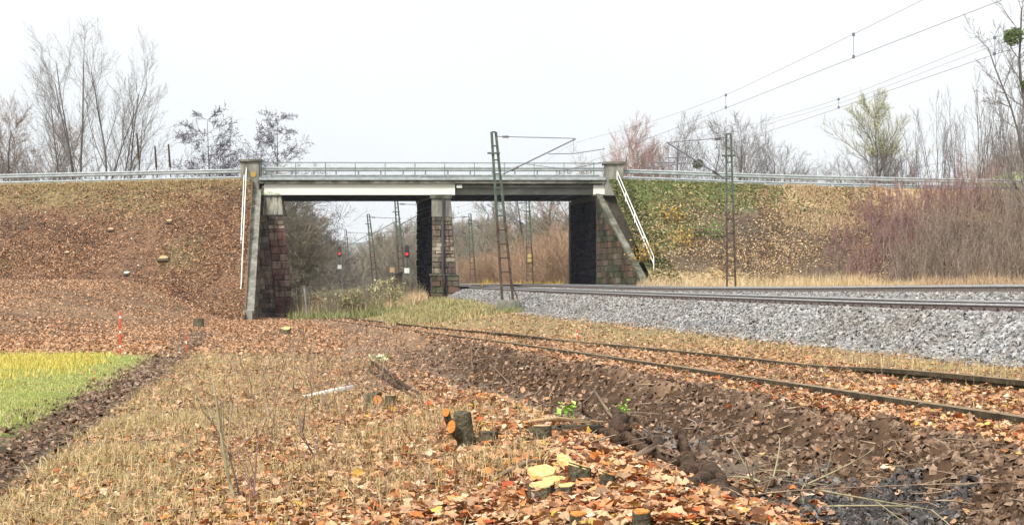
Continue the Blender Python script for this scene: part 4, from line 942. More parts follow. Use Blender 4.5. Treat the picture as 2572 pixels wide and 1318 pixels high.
TH = [(2125, 106, 50, 1.2, 'twig_red', "reddish shrub at the left end of the thicket, half way up the bank"), (2165, 103.5, 70, 1.6, 'twig_red', "reddish shrub low at the thicket's left end"),
      (2185, 108.5, 80, 1.3, 'twig_red', "purple red shrub below the guardrail at the thicket's left end"), (2235, 105.5, 100, 2.0, 'twig_red', "dense purple red shrub in the left part of the thicket"),
      (2250, 110.5, 70, 1.0, 'twig_red', "red shrub touching the guardrail right of the poplar's foot"), (2300, 107, 110, 2.2, 'twig_red', "red brown shrub in the middle of the thicket"),
      (2285, 102.5, 80, 2.3, 'twig_brown', "brown shrub above the straw grass in the thicket's left half"), (2345, 103.5, 100, 3.0, 'twig_brown', "brown upright shrub low in the middle of the thicket"),
      (2365, 109.5, 90, 1.9, 'twig_red', "rusty shrub beneath the tall shoots near the road"), (2405, 105.5, 110, 2.8, 'twig_brown', "tall brown shrub right of the thicket's middle"),
      (2435, 102, 90, 2.9, 'twig_brown', "grey brown shrub at the bank's foot in the right half"), (2450, 109.5, 90, 2.2, 'twig_red', "rusty shrub under the road in the right half"),
      (2490, 105, 110, 3.0, 'twig_brown', "brown shrub left of the right edge"), (2525, 109, 90, 2.6, 'twig_brown', "brown shrub high on the bank near the right edge"),
      (2545, 102.5, 100, 3.0, 'twig_brown', "low brown shrub at the right edge behind orange grass"), (2590, 106, 110, 3.2, 'twig_brown', "brown shrub cut by the right edge of the view"), (2660, 106, 80, 3.2, 'twig_brown', "brown shrub beyond the right edge")]
for k, (px, Y, n, h, mk, lab) in enumerate(TH): thick(px, Y, int(n * .95), h, mk, lab, 300 + k, .85)

# woods beyond the bridge
GW = "trees beyond the bridge"
sp_wood = base_spec(seg=[9, 6, 4, 3], cn=[2.6, 2.2, 2.0], start=[.15, .1, .1], ang=[48, 40, 38], rat=[.48, .48, .45], up=[.0, .03, .04, .03], rmin=.016)
gw = EYE - 2.0
lw, _ = tree_obj("bare_tree", (wx(715, 150), 150.0, gw), [(0, 0, (.05, 0, 1), 10.5, .2), (-1.2, .5, (.2, 0, 1), 10, .18), (.8, .5, (.4, 0, 1), 7.5, .14)], base_spec(seg=[9, 6, 5, 4], cn=[3, 2.6, 2.2], start=[.1, .1, .1], ang=[50, 42, 38], rat=[.5, .5, .48], up=[-.01, .0, .02, .02], rmin=.013), "dark bushy tree leaning out beyond the left abutment", "tree", GW, mc='twig_olive', seed=31)
w1, _ = tree_obj("bare_tree", (wx(1200, 210), 210.0, gw), [(0, 0, (0, 0, 1), 11, .2)], sp_wood, "bare tree right of the pier beyond the right span", "tree", GW, mc='twig_olive', seed=32)
for (px, Y, s, rz, src, lab) in ((640, 165, 1.1, 1, lw, "dark tree behind the left abutment"), (715, 190, .8, 2, lw, "smaller dark tree behind the leaning tree"), (790, 260, .8, 3, lw, "grey tree left of the left signal"),
        (1270, 200, 1.0, 2, w1, "bare tree behind the near mast, beyond the right span"), (1330, 195, 1.1, 3.1, w1, "bare tree behind the plated mast"), (1390, 190, 1.2, 4, w1, "tall bare tree beside the dark right abutment"), (1440, 185, 1.2, 5, w1, "tall bare tree hidden half behind the right abutment"), (1150, 225, .95, 1.5, w1, "bare tree just right of the pier")):
    dup(src, ((px - CX) / F * Y, Y, gw), lab, s, rz)
sp_orange = base_spec(seg=[6, 5, 4], wig=[.08, .12, .15], up=[.02, .03, .03], tap=[.3, .4, .5], start=[.1, .1], cn=[2.6, 2.2], ang=[35, 35], rat=[.5, .45], rr=[.6, .6], trunk=0, rmin=.012)
ob, _ = tree_obj("orange_shrub", (wx(1385, 160), 160.0, EYE - .9), bush_st(np.random.default_rng(3), 24, 5.2, 1.0, .35, .035), sp_orange, "orange tan shrub beside the dark right abutment", "shrub", "tan shrubs beyond the right span", mt='twig_orange', mc='twig_orange', seed=33, tname="stems", cname="twigs")
for (px, Y, s, rz, lab) in ((1345, 165, .9, 1, "orange tan shrub behind the plated mast"), (1300, 170, .72, 2, "low tan shrub right of the near mast"), (1240, 175, .7, 3, "low tan shrub left of the near mast"), (1200, 178, .7, 3.6, "low tan shrub beside the pier"), (1430, 158, 1.15, 4, "tall tan shrub partly behind the right abutment"), (1170, 185, .7, 5, "tan shrub at the pier's right foot"), (1380, 185, 1.1, 5.6, "taller tan shrub behind the first one"), (1270, 190, .95, .5, "tan shrub behind the low ones")):
    dup(ob, ((px - CX) / F * Y, Y, EYE - .9), lab, s, rz)
# grey purple wood farther off: one mass of twiggy trees
def far_wood(name, spots, mk, label, seed, n=10):
    rng = np.random.default_rng(seed); out = ([], [])
    sp = base_spec(seg=[6, 5, 3], wig=[.08, .14, .18], up=[.0, .03, .03], tap=[.3, .4, .5], start=[.1, .1], cn=[4.5, 4.0], ang=[48, 42], rat=[.5, .48], rr=[.5, .6], trunk=0, rmin=.03)
    for (px, Y, top) in spots:
        X = (px - CX) / F * Y; H = (HY - top) / F * Y + 2.0
        grow(rng, np.array([X, Y, EYE - 2.0]), np.array([rng.normal(0, .05), 0, 1.]), H * .92, .16, 0, sp, out)
    V, Fc = prisms(out[0] + out[1], 3)
    tag(np_mesh(name, V, Fc, M[mk]), label, "wood", kind="stuff")
rg = np.random.default_rng(50)
sL = [(px + rg.normal(0, 4), rg.uniform(240, 420), 575 + 80 * ss(780, 875, px) + rg.normal(0, 10)) for px in np.linspace(650, 880, 46)]
far_wood("distant_wood", sL, 'twig_grey', "grey brown wood beyond the left span, left of the line", 51)
sR = [(px + rg.normal(0, 4), rg.uniform(260, 420), np.interp(px, [900, 950, 1050, 1150, 1500], [640, 605, 560, 570, 555]) + rg.normal(0, 10)) for px in np.linspace(905, 1500, 110)]
far_wood("distant_wood", sR, 'twig_olive', "grey brown wood beyond both spans, right of the line", 52)

# hills on the horizon
def hill(name, pts, Y, depth, m, label=None):
    V = []; n = len(pts); rng = np.random.default_rng(9); k = 14
    xs = np.interp(np.linspace(0, n - 1, n * 12), range(n), [p[0] for p in pts]); hs2 = np.interp(np.linspace(0, n - 1, n * 12), range(n), [p[1] for p in pts])
    for j in range(k + 1):
        t = j / k; yy = Y - depth * (1 - t)
        for x, py in zip(xs, hs2):
            z = (HY - py) / F * Y * math.sin(t * math.pi / 2) - 3 * (1 - t); X = (x - CX) / F * Y
            V.append((X, yy, EYE + z + float(vn(X, yy, 30, 2)) * z * .10 + float(vn(X, yy, 8, 3)) * z * .05))
    nx = len(xs); i = np.arange(k * nx).reshape(-1, nx)[:, :-1].ravel()
    tag(np_mesh(name, V, np.stack([i, i + 1, i + 1 + nx, i + nx], 1), m, smooth=True), kind="structure")
hill("hills", [(-3000, 640), (-900, 600), (300, 612), (700, 590), (820, 598), (900, 612), (980, 606), (1100, 630), (1400, 640), (1900, 660), (2900, 610), (5000, 640)], 2600, 900, M['hill'])
hill("hillside", [(2380, 720), (2430, 470), (2480, 410), (2520, 385), (2572, 365), (2800, 320), (3400, 340), (4200, 520)], 700, 200, M['hill_b'])
hill("meadow", [(2400, 720), (2455, 455), (2520, 442), (2700, 430), (3300, 450), (3700, 715)], 420, 120, M['hill_g'])

rg = np.random.default_rng(60)
sH = [(px, rg.uniform(560, 640), float(np.interp(px, [2420, 2480, 2572, 2800], [452, 392, 350, 305])) + rg.normal(0, 5)) for px in np.linspace(2425, 2800, 46)]
far_wood("hill_wood", sH, 'twig_brown', "brown leafless wood on the hill at the right edge, above the green meadow", 61)
STUMPS = []
rng = np.random.default_rng(77)
# ------------------------------------------------------------------ STUMPS, LOGS, BRANCHES, SEEDLINGS
def bark_ring(c, r, z, n, rng, amp=.12, flat=1.0):
    ph = rng.random(3) * 6
    return [(c[0] + r * (1 + amp * math.sin(2 * t + ph[0]) * .6 + amp * math.sin(5 * t + ph[1]) * .5) * math.cos(t), c[1] + r * (1 + amp * math.sin(3 * t + ph[2]) * .5) * math.sin(t) * flat, z) for t in [2 * math.pi * i / n for i in range(n)]]
def stump(px, py, wpx, hpx, label, cut='cut_y', tilt=(0, 0), seed=0, bank=0, lean=(0, 0), flare=1.25):
    if bank:
        # on the bank: find where the ray meets the slope
        ys = np.linspace(Y0 - 13, Y0, 800); Xs = (px - CX) / F * ys; zz = emb_z(Xs, ys, bank); ray = EYE + (HY - py) / F * ys
        kk = np.argmax(zz > ray); p = np.array([Xs[kk], ys[kk], zz[kk]])
    else: p = hit(px, py)
    Y = p[1]; r = wpx / F * Y / 2; h = hpx / F * Y; rng = np.random.default_rng(seed + 1); STUMPS.append((p[0], p[1], r))
    root = thing("tree_stump", p, label, "tree stump", "cut tree stumps")
    n = 18; mb = MB(); rings = []; ph = rng.random(4) * 6; top_c = p + np.array([lean[0] * h, lean[1] * h, h])
    prof = [(-.25, flare * 1.1), (.0, flare), (.25, 1.06), (.6, .98), (1.0, .97)]
    for (t, k) in prof:
        c = p + (top_c - p) * t
        for i in range(n):
            a = 2 * math.pi * i / n; rr = r * k * (1 + .10 * math.sin(3 * a + ph[0]) + .06 * math.sin(5 * a + ph[1]) + .04 * math.sin(9 * a + ph[2] + t))
            x, y = rr * math.cos(a), rr * math.sin(a); z = c[2] + (x * tilt[0] + y * tilt[1] if t == 1.0 else 0)
            mb.v.append((c[0] + x, c[1] + y, z))
    for j in range(len(prof) - 1):
        for i in range(n): a = j * n + i; b = j * n + (i + 1) % n; mb.f.append((a, b, b + n, a + n))
    mb.build("bark", M['bark_m'], root, smooth=True)
    cf = MB(); e = (len(prof) - 1) * n; cen = sum(np.array(mb.v[e + i]) for i in range(n)) / n
    nrm = np.array([-tilt[0], -tilt[1], 1.]); nrm /= np.linalg.norm(nrm)
    cf.v = [tuple(cen + (np.array(mb.v[e + i]) - cen) * .93 + nrm * .003) for i in range(n)] + [tuple(cen + (np.array(mb.v[e + i]) - cen) * .99 - nrm * .01) for i in range(n)]
    cf.f = [tuple(range(n))] + [((i + 1) % n, i, n + i, n + (i + 1) % n) for i in range(n)]
    cf.build("cut_face", M[cut], root)
    return root
def side_cut(px, py, Y, rw, rh, label, facing=(-.25, -1, .35), blen=.16, cut='cut_o', name="cut_branch_stub"):
    """oval sawn end of a stub facing the camera"""
    c = W(px, py, Y); f = Vector(facing).normalized(); u = f.cross(Vector((0, 0, 1))).normalized(); v = u.cross(f).normalized(); a, b = rw / F * Y / 2, rh / F * Y / 2; n = 16
    root = thing(name, c, label, "cut branch", "sawn branch stubs")
    ring = [Vector(c) + u * (a * math.cos(2 * math.pi * i / n)) + v * (b * math.sin(2 * math.pi * i / n)) for i in range(n)]
    m1 = MB(); m1.v = [tuple(p) for p in ring] + [tuple(p - f * blen - Vector((0, 0, blen * .5))) for p in ring]; m1.f = [(i, (i + 1) % n, n + (i + 1) % n, n + i) for i in range(n)]; m1.build("bark", M['bark_m'], root, smooth=True)
    m2 = MB(); cc = Vector(c); m2.v = [tuple(cc + (p - cc) * .93 + f * .004) for p in ring]; m2.f = [tuple(range(n))]; m2.v += [tuple(p - f * .004) for p in ring]; m2.f += [((i + 1) % n, i, n + i, n + (i + 1) % n) for i in range(n)]; m2.build("cut_face", M[cut], root)
stump(1172, 1130, 44, 92, "tallest mossy stump with an upright trunk on the leafy mound", 'bark_m', (.1, .2), 1, lean=(-.15, .1))
Ys = hit(1172, 1130)[1]
side_cut(1134, 1071, Ys - .12, 24, 34, "orange oval cut leaning against the tallest mossy stump", (-.5, -1, .15), .2)
side_cut(1120, 1035, Ys + .3, 18, 24, "smaller orange cut behind the tallest mossy stump", (-.2, -1, .3), .12)
stump(1225, 1118, 50, 34, "low mossy stump just right of the tallest one", 'bark_m', (0, 0), 2)
stump(940, 1022, 40, 34, "dark split stump beside the white log", 'bark_m', (.2, .1), 3)
side_cut(948, 1004, hit(940, 1022)[1] - .12, 24, 26, "orange cut disc on the dark split stump", (0, -1, .3), .1)
stump(982, 1018, 26, 26, "small grey stump right of the dark split stump", 'cut_t', (0, 0), 4)
stump(1362, 1114, 46, 46, "mossy stump among leaves left of the long lying branch", 'cut_t', (0, 0), 5)
stump(1458, 1222, 56, 54, "yellow topped stump at the back of the fresh group", 'cut_y', (-.3, -.1), 6)
stump(1524, 1230, 40, 42, "small yellow topped stump at the right of the fresh group", 'cut_y', (-.35, -.1), 7)
stump(1362, 1256, 68, 40, "wide yellow topped stump at the left of the fresh group", 'cut_y', (.1, .15), 8)
stump(1424, 1252, 44, 34, "low yellow topped stump in front of the fresh group", 'cut_y', (.15, .1), 9)
stump(1452, 1330, 46, 40, "orange topped stump at the bottom edge, left of the pair", 'cut_o', (0, .15), 10)
stump(1610, 1334, 46, 50, "orange topped stump at the bottom edge, right of the pair", 'cut_o', (0, .15), 11)
stump(718, 842, 26, 18, "pale yellow stump below the left abutment", 'cut_y', (0, .3), 12)
stump(570, 800, 24, 14, "square grey white stump at the foot of the left pillar", 'cut_t', (0, .2), 13)
stump(500, 822, 26, 22, "dark rotten stump at the foot of the left bank", 'root', (0, 0), 14)
for i, (px, py, w, h, lab, c) in enumerate(((425, 556, 17, 10, "pale stump high on the left bank below the guardrail", 'cut_y'), (278, 576, 18, 8, "tan stump on the left bank, left of the highest one", 'cut_o'), (168, 634, 15, 7, "small tan stump far left on the bank", 'cut_t'), (410, 650, 27, 12, "largest pale stump in the middle of the left bank", 'cut_y'), (318, 686, 16, 9, "white stump just below the largest one on the left bank", 'birch'))):
    stump(px, py + 3, w * .9, h * .6, lab, 'cut_t' if c != 'birch' else c, (0, .35), 20 + i, bank=-1)
def slab(px, py, wpx, hpx, label, seed, rot=.3, up=.05):
    """split slab of fresh yellow wood"""
    p = hit(px, py); Y = p[1]; w, h = wpx / F * Y, hpx / F * Y * 2.2; rg = np.random.default_rng(seed); c, s_ = math.cos(rot), math.sin(rot)
    STUMPS.append((p[0], p[1], w * .35)); out = [(-.5, -.4), (-.1, -.55), (.45, -.35), (.55, .1), (.3, .5), (-.2, .42), (-.55, .15)]
    loop = [(p[0] + (a * w * rg.uniform(.85, 1.15)) * c - b * h * s_, p[1] + a * w * s_ + b * h * c, p[2] + up + b * h * .45) for a, b in out]
    o = MB().prism(loop[::-1], (0, 0, -.02)).build("wood_slab", M['cut_y']); tag(o, label, "wood slab", "fresh yellow wood slabs")
slab(1362, 1222, 60, 24, "pale yellow wood slab between the fresh stumps, leftmost", 1, .2, .07)
slab(1418, 1206, 34, 26, "golden upright wood slab leaning on the back stump", 2, .5, .09)
slab(1395, 1232, 60, 10, "thin yellow wood slab lying among the fresh stumps", 3, .1, .05)
def logs(pts, r, label, m, name="fallen_branch", cat="branch", group=None, n=8):
    """pts as (px, py, lift) on the ground"""
    P = [hit(a, b) + (0, 0, l + (r[0] if isinstance(r, (list, tuple)) else r)) for a, b, l in pts]
    o = MB().tube(P, r, n).build(name, M[m], None, smooth=True); tag(o, label, cat, group); return o
logs([(752, 1000, 0), (800, 996, .01), (850, 990, .03), (885, 984, .05)], [.012, .034, .038, .02], "white peeled birch log lying on the grass", 'birch', "birch_log", "log")
GB = "dead branches on the ground"
logs([(935, 930, .1), (975, 955, .08), (1020, 985, .03), (1055, 1000, .01)], [.03, .03, .025, .015], "dark branches lying from the left towards the ditch", 'root', group=GB)
logs([(925, 940, .05), (985, 975, .05), (1040, 1005, .01)], [.02, .022, .012], "second dark branch alongside the first by the ditch", 'root', group=GB)
logs([(1330, 1083, .05), (1400, 1080, .06), (1480, 1076, .05), (1540, 1072, .03)], [.010, .014, .014, .008], "pale long branch lying across the stumps", 'cut_t', group=GB)
logs([(1325, 1100, 0), (1420, 1092, 0), (1510, 1088, 0)], [.03, .035, .028], "thick mossy log behind the long pale branch", 'bark_m', "mossy_log", "log")
logs([(1205, 1240, .01), (1260, 1218, .04), (1330, 1190, .05), (1375, 1172, .02)], [.009, .011, .009, .005], "grey stick slanting up between the tallest stump and the fresh group", 'stick', group=GB)
logs([(1385, 1140, .02), (1440, 1155, .03), (1500, 1190, .02)], [.010, .009, .006], "yellowish stick above the fresh stump group", 'cut_t', group=GB)
logs([(1490, 1010, .12), (1530, 1060, .06), (1590, 1110, .02)], [.012, .016, .014], "brown branch leaning towards the dark root", 'stick', group=GB)
logs([(1600, 1170, .03), (1640, 1165, .08), (1700, 1170, .03)], [.016, .016, .01], "pale short branch lying on the dark root", 'stick', group=GB)
logs([(1640, 1195, .0), (1690, 1230, .03), (1700, 1255, .0)], [.010, .012, .008], "reddish branch below the dark root", 'litter_b', group=GB)
def brush(n, pxa, pxb, pya, pyb, L, r, label, mk, seed):
    rg = np.random.default_rng(seed); sg = []; p0 = hit((pxa + pxb) / 2, (pya + pyb) / 2); root = thing("brushwood", p0, label, "branch", "brushwood in the ditch")
    for _ in range(n):
        sg = []; p = hit(rg.uniform(pxa, pxb), rg.uniform(pya, pyb)) + (0, 0, rg.uniform(0, .08)); az = rg.uniform(0, 6.28); d = np.array([math.cos(az), math.sin(az), rg.uniform(.0, .5)]); l = L * rg.uniform(.5, 1.2); rr = r * rg.uniform(.5, 1.2); bend = rg.normal(0, .34, 3) * (1, 1, .4) + (0, 0, -.09)
        for k in range(7):
            q = p + d * l / 7; sg.append((*p, *q, rr * (1 - k * .11), rr * (.89 - k * .11))); 
            if rg.random() < .25: e = q + (d + rg.normal(0, .6, 3)) * l * .18; sg.append((*q, *e, rr * .4, rr * .2))
            p = q; d = d + bend
        V, Fc = prisms(sg, 5); np_mesh("stick", V, Fc, M[mk], root, True)
brush(9, 1880, 2080, 1215, 1290, .55, .0065, "curved olive branches tangled over the dark slag", 'stem_g', 1)
brush(9, 1750, 2250, 1180, 1310, .4, .0035, "thin grey twigs tangled over the dark slag", 'stick', 2)
brush(14, 1560, 1760, 1080, 1190, .35, .004, "thin brown twigs around the gnarled root", 'twig_brown', 3)
brush(8, 930, 1080, 900, 1000, .9, .006, "thin brown twigs beside the two dark branches", 'twig_brown', 4)
logs([(1225, 910, 0), (1255, 945, .03), (1290, 975, .0)], [.006, .009, .006], "pale root curving across the ditch's far end", 'stick', group=GB)
# gnarled dark root between mound and ditch
rb = MB(); rrng = np.random.default_rng(6)
for pts, rr in (([(1505, 1105, .05), (1560, 1130, .08), (1620, 1150, .05), (1680, 1180, .05)], [.022, .045, .035, .015]), ([(1640, 1175, .03), (1720, 1195, .09), (1790, 1240, .06), (1825, 1275, .0)], [.022, .04, .05, .04]), ([(1560, 1120, .1), (1545, 1095, .18)], [.05, .03]), ([(1720, 1195, .1), (1700, 1170, .2)], [.04, .02]), ([(1660, 1165, .05), (1640, 1130, .06), (1600, 1100, .02)], [.04, .03, .015]), ([(1780, 1230, .05), (1730, 1250, .03), (1690, 1240, .0)], [.05, .03, .012]), ([(1800, 1250, .05), (1835, 1235, .02)], [.04, .01])):
    P = [hit(a, b) + (0, 0, l) for a, b, l in pts]; Q = []; q = []
    for i in range(len(P) - 1):
        for t in np.linspace(0, 1, 6, endpoint=False): Q.append(P[i] + (P[i + 1] - P[i]) * t + rrng.normal(0, .018, 3)); q.append((rr[i] + (rr[i + 1] - rr[i]) * t) * rrng.uniform(.55, 1.2))
    Q.append(P[-1]); q.append(rr[-1]); rb.tube(Q, q, 9)
o = rb.build("gnarled_root", M['root'], None, smooth=True); tag(o, "dark gnarled root lying along the edge of the ditch", "root")
# saplings
def sapling(pts, Y, r, label, mk='stem_g', side=6, seed=0):
    P = [W(a, b, Y) for a, b in pts]; P[0] = hit(*pts[0]) if pts[0][1] < 1300 else np.array([P[0][0], Y, float(gz(P[0][0], Y))])
    root = thing("sapling", P[0], label, "sapling", "bare saplings in the foreground")
    Q = [P[0]] + [p for p in P[1:]]; n = len(Q)
    MB().tube(Q, [r * (1 - .8 * i / (n - 1)) for i in range(n)], 7).build("stem", M[mk], root, smooth=True)
    rng = np.random.default_rng(seed); sg = []
    for _ in range(side):
        i = rng.integers(1, n); t = rng.random(); p = Q[i - 1] + (Q[i] - Q[i - 1]) * t; d = np.array([rng.normal(0, 1), rng.normal(0, 1), rng.uniform(.6, 1.6)]); d /= np.linalg.norm(d); l = rng.uniform(.1, .35)
        q = p + d * l * .5 + rng.normal(0, .01, 3); sg += [(*p, *q, r * .35, r * .28), (*q, *(q + (d + (0, 0, .4)) * l * .4), r * .28, r * .15)]
    if sg: V, Fc = prisms(sg, 4); np_mesh("twigs", V, Fc, M[mk], root)
sapling([(602, 1330), (585, 1240), (568, 1170), (553, 1080), (542, 1000), (530, 930)], 7.6, .011, "tallest olive sapling in the left foreground", seed=1)
sapling([(606, 1330), (592, 1200), (572, 1130), (540, 1070), (522, 1045)], 7.7, .006, "thin dark shoot leaning left beside the tallest sapling", 'bark', seed=2)
sapling([(632, 1330), (638, 1240), (644, 1150), (652, 1075)], 7.6, .006, "thin upright red brown shoot right of the tallest sapling", 'twig_red', seed=3)
sapling([(672, 1300), (640, 1230), (605, 1160), (575, 1080)], 7.9, .005, "thin reddish shoot crossing behind the others", 'twig_red', seed=4, side=3)
sapling([(838, 1205), (800, 1160), (775, 1120), (760, 1085)], 10, .010, "dark forked shoot on the leaves left of the tall stump", 'bark', seed=5, side=4)
sapling([(722, 1330), (724, 1290), (727, 1250)], 7.5, .007, "short dark shoot at the bottom edge", 'bark', seed=6, side=0)
sapling([(1140, 1330), (1110, 1240), (1080, 1190), (1040, 1110), (1020, 1070)], 7.8, .005, "long thin brown shoot leaning left in front of the tall stump", 'twig_brown', seed=7, side=3)
sapling([(1000, 1320), (1020, 1260), (1050, 1200)], 7.8, .004, "thin brown shoot leaning right in the foreground centre", 'twig_brown', seed=8, side=2)
sapling([(735, 990), (738, 930), (741, 860)], 19, .010, "slim brown shoot above the white log", 'twig_brown', seed=9, side=8)
sapling([(785, 1010), (780, 960), (778, 900)], 17, .008, "slim brown shoot right of the white log's middle", 'twig_brown', seed=10, side=6)
sapling([(1462, 1035), (1463, 1000), (1467, 960)], 12.5, .006, "slim grey stem beside the green seedling", 'stick', seed=11, side=2)
sapling([(1385, 1040), (1383, 1010), (1380, 990)], 12.5, .007, "short pale stem left of the green seedlings", 'cut_t', seed=12, side=1)
rgs = np.random.default_rng(99); sg = []
for _ in range(900):        # fine brambles of the left foreground
    px = rgs.normal(800, 230); py = 840 + 440 * rgs.random() ** 1.3
    if px < 380 or px > 1480: continue
    p = hit(px, py); d = np.array([rgs.normal(0, .5), rgs.normal(0, .5), rgs.uniform(.4, 1.2)]); d /= np.linalg.norm(d); l = rgs.uniform(.15, .6) * min(1.5, p[1] / 14)
    for k in range(4):
        q = p + d * l / 4; sg.append((*p, *q, .004 * p[1] / 14 * (1 - k * .2), .004 * p[1] / 14 * (.8 - k * .2))); p = q; d = d + rgs.normal(0, .15, 3) + (0, 0, -.08)
V, Fc = prisms(sg, 3); tag(np_mesh("brambles", V, Fc, M['stick']), "thin reddish brambles and dry stalks left of the siding", "brambles", kind="stuff")
def seedling(px, py, hpx, label, seed, mk='leaf_g', n=26):
    p = hit(px, py); Y = p[1]; h = hpx / F * Y; rng = np.random.default_rng(seed); root = thing("seedling", p, label, "plant", "leafy seedlings")
    sg = []; L = []
    for _ in range(7):
        d = np.array([rng.normal(0, .35), rng.normal(0, .35), 1.]); q = p + d * h * rng.uniform(.5, 1); sg.append((*p, *q, .004, .002)); L += [q, p + (q - p) * .7]
    V, Fc = prisms(sg, 4); np_mesh("stems", V, Fc, M['stem_g'], root)
    P = np.array([L[rng.integers(len(L))] + rng.normal(0, h * .16, 3) for _ in range(n)])
    scatter("leaves", *LEAF, P, rand_rot(n, .6, rng), rng.uniform(.03, .055, n) * Y / 11, M[mk], root)
seedling(1432, 1066, 62, "left green seedling growing at the edge of the ditch", 1)
seedling(1563, 1070, 62, "right green seedling growing at the edge of the ditch", 2)
seedling(955, 915, 26, "yellow green seedling left of the ditch's far end", 3, 'leaf_y', 18)
def weed_on_bank(px, py, r, mk, label, seed, n=160):
    ys = np.linspace(Y0 - 13, Y0, 800); Xs = (px - CX) / F * ys; zz = emb_z(Xs, ys, 1); ray = EYE + (HY - py) / F * ys; kk = np.argmax(zz > ray); p = np.array([Xs[kk], ys[kk] - .2, zz[kk]])
    rng = np.random.default_rng(seed); root = thing("bank_shrub", p, label, "plant", "small plants on the right bank")
    P = p + rng.normal(0, 1, (n, 3)) * (r, r * .6, r * .8) + (0, 0, r * .7); scatter("leaves", *LEAF2, P, rand_rot(n, .9, rng), rng.uniform(.10, .2, n), M[mk], root)
    V, Fc = prisms([(*p, *q, .012, .006) for q in P[:14]]); np_mesh("stems", V, Fc, M['twig_brown'], root)
weed_on_bank(1690, 553, .5, 'leaf_gold', "golden shrub on the right bank near the handrail", 1)
weed_on_bank(1752, 590, .35, 'g_bank', "left of two bright green plants on the right bank", 2)
weed_on_bank(1795, 592, .5, 'weed_g', "right and larger of two bright green plants on the right bank", 3)
weed_on_bank(1612, 650, .5, 'leaf_gold', "golden moss tuft between the right wing wall and handrail", 4, 220)
weed_on_bank(1715, 615, .5, 'leaf_gold', "golden weed below the green plants on the right bank", 5)
def leafy_bush(px, py, Y, rx, rz, n, mks, label, seed):
    rg = np.random.default_rng(seed); c = W(px, py, Y); c[2] = float(gz(c[0], c[1])); root = thing("weed_bush", c, label, "bush", "leafy bushes under the left span")
    cl = rg.normal(0, .42, (26, 3)) * (rx, rx * .6, rz) + (0, 0, rz * .8); P = cl[rg.integers(0, 26, n)] + rg.normal(0, .16, (n, 3)); P[:, 2] = np.abs(P[:, 2]); P = P + c
    h_ = n // len(mks)
    for i, mk in enumerate(mks): Q = P[i * h_:(i + 1) * h_]; scatter("leaves", *LEAF2, Q, rand_rot(len(Q), .9, rg), rg.uniform(.06, .14, len(Q)), M[mk], root)
    V, Fc = prisms([(*(c + rg.normal(0, .1, 3) * (1, 1, 0)), *p, .015, .006) for p in P[:60]]); np_mesh("stems", V, Fc, M['twig_olive'], root)
leafy_bush(885, 770, 108, 1.5, 1.3, 1500, ('g_bank', 'litter_yb', 'g_bank'), "olive and yellow leafed bush under the middle of the left span", 1)
leafy_bush(985, 780, 106, 1.4, 1.1, 1500, ('g_bank', 'leaf_y', 'litter_yb'), "pale olive bush left of the pier's foot", 2)
leafy_bush(800, 775, 112, 1.2, 1.0, 900, ('g_bank', 'litter_b'), "low dark green bush beside the left abutment", 3)
# cable lying on the ballast
P = [bed_point(np.array(o_), np.array(y_), .03) for o_, y_ in ((-.4, 45), (-.8, 46), (-1.3, 45.5), (-1.7, 47.5), (-2.0, 48))]
tag(MB().tube(P, .03, 6).build("cable", M['wire'], None, smooth=True), "black cable running down the ballast slope", "cable")

# ------------------------------------------------------------------ LEAF LITTER, GRASS, CRUMBS
def fan(rng, n, y0, y1, umin, umax, power=1.0):
    """points over the view fan; density even on the ground for power 1, thinning with distance above"""
    a = 2 - power; t = rng.random(n)
    Y = (y0 ** a + (y1 ** a - y0 ** a) * t) ** (1 / a) if abs(a) > .01 else y0 * (y1 / y0) ** t
    u = umin + (umax - umin) * rng.random(n); X = u * Y; return X, Y
rng = np.random.default_rng(77)
def put_on_ground(X, Y, dz=0): return np.stack([X, Y, gz(X, Y) + dz], -1)
# foreground maple leaves: dense on the mound, thinner elsewhere
X, Y = fan(rng, 400000, 5.2, 32, -.38, .50, 2.1)
d = x_side(Y) - X; nse = vn(X, Y, 1.6, 60) + .5 * vn(X, Y, .5, 61); fine = vn(X, Y, .35, 63)
px_ = CX + X / Y * F; py_ = HY + g_h(X, Y, False) / Y * F
dens = .20 + .35 * np.clip(nse, -.3, .5)
mnd = ss(1.35, 1.75, d + .3 * nse) * (1 - ss(13, 19, Y + 5 * nse)) * ss(330, 700, px_ + 380 * nse + (py_ - 1150) * 1.0)
dens = np.where((X < mud_x(Y) + 2.0 + 2 * nse), dens * .5, dens); dens = np.maximum(dens, mnd * (.72 + .5 * fine))
dens = np.where(X < mud_x(Y) + .3, .012, dens)
dens = np.where((d > .5) & (d < 1.3 + .3 * nse), .010 + .06 * (nse > .3), dens)
dens = np.where((d <= .5) & (d > -1.7), .32 + .5 * nse, dens); dens = np.where(d <= -1.7, .16 + .4 * nse, dens)
keep = rng.random(len(X)) < dens
for (sx, sy, sr) in STUMPS: keep &= ((X - sx) ** 2 + (Y - sy) ** 2 > (sr * 1.25 + .01) ** 2) & ~((np.abs(X - sx) < sr) & (Y < sy) & (Y > sy - .06 - sr))
X, Y, mnd = X[keep], Y[keep], mnd[keep]; n = len(X); P = put_on_ground(X, Y, .006); P[:, 2] += np.abs(rng.normal(0, .014, n))
Sz = rng.uniform(.024, .056, n) * np.where(Y > 13, 1 + (Y - 13) / 28, 1) * (.85 + .3 * mnd)
nr = Y < 13.5; kind = rng.random(n)
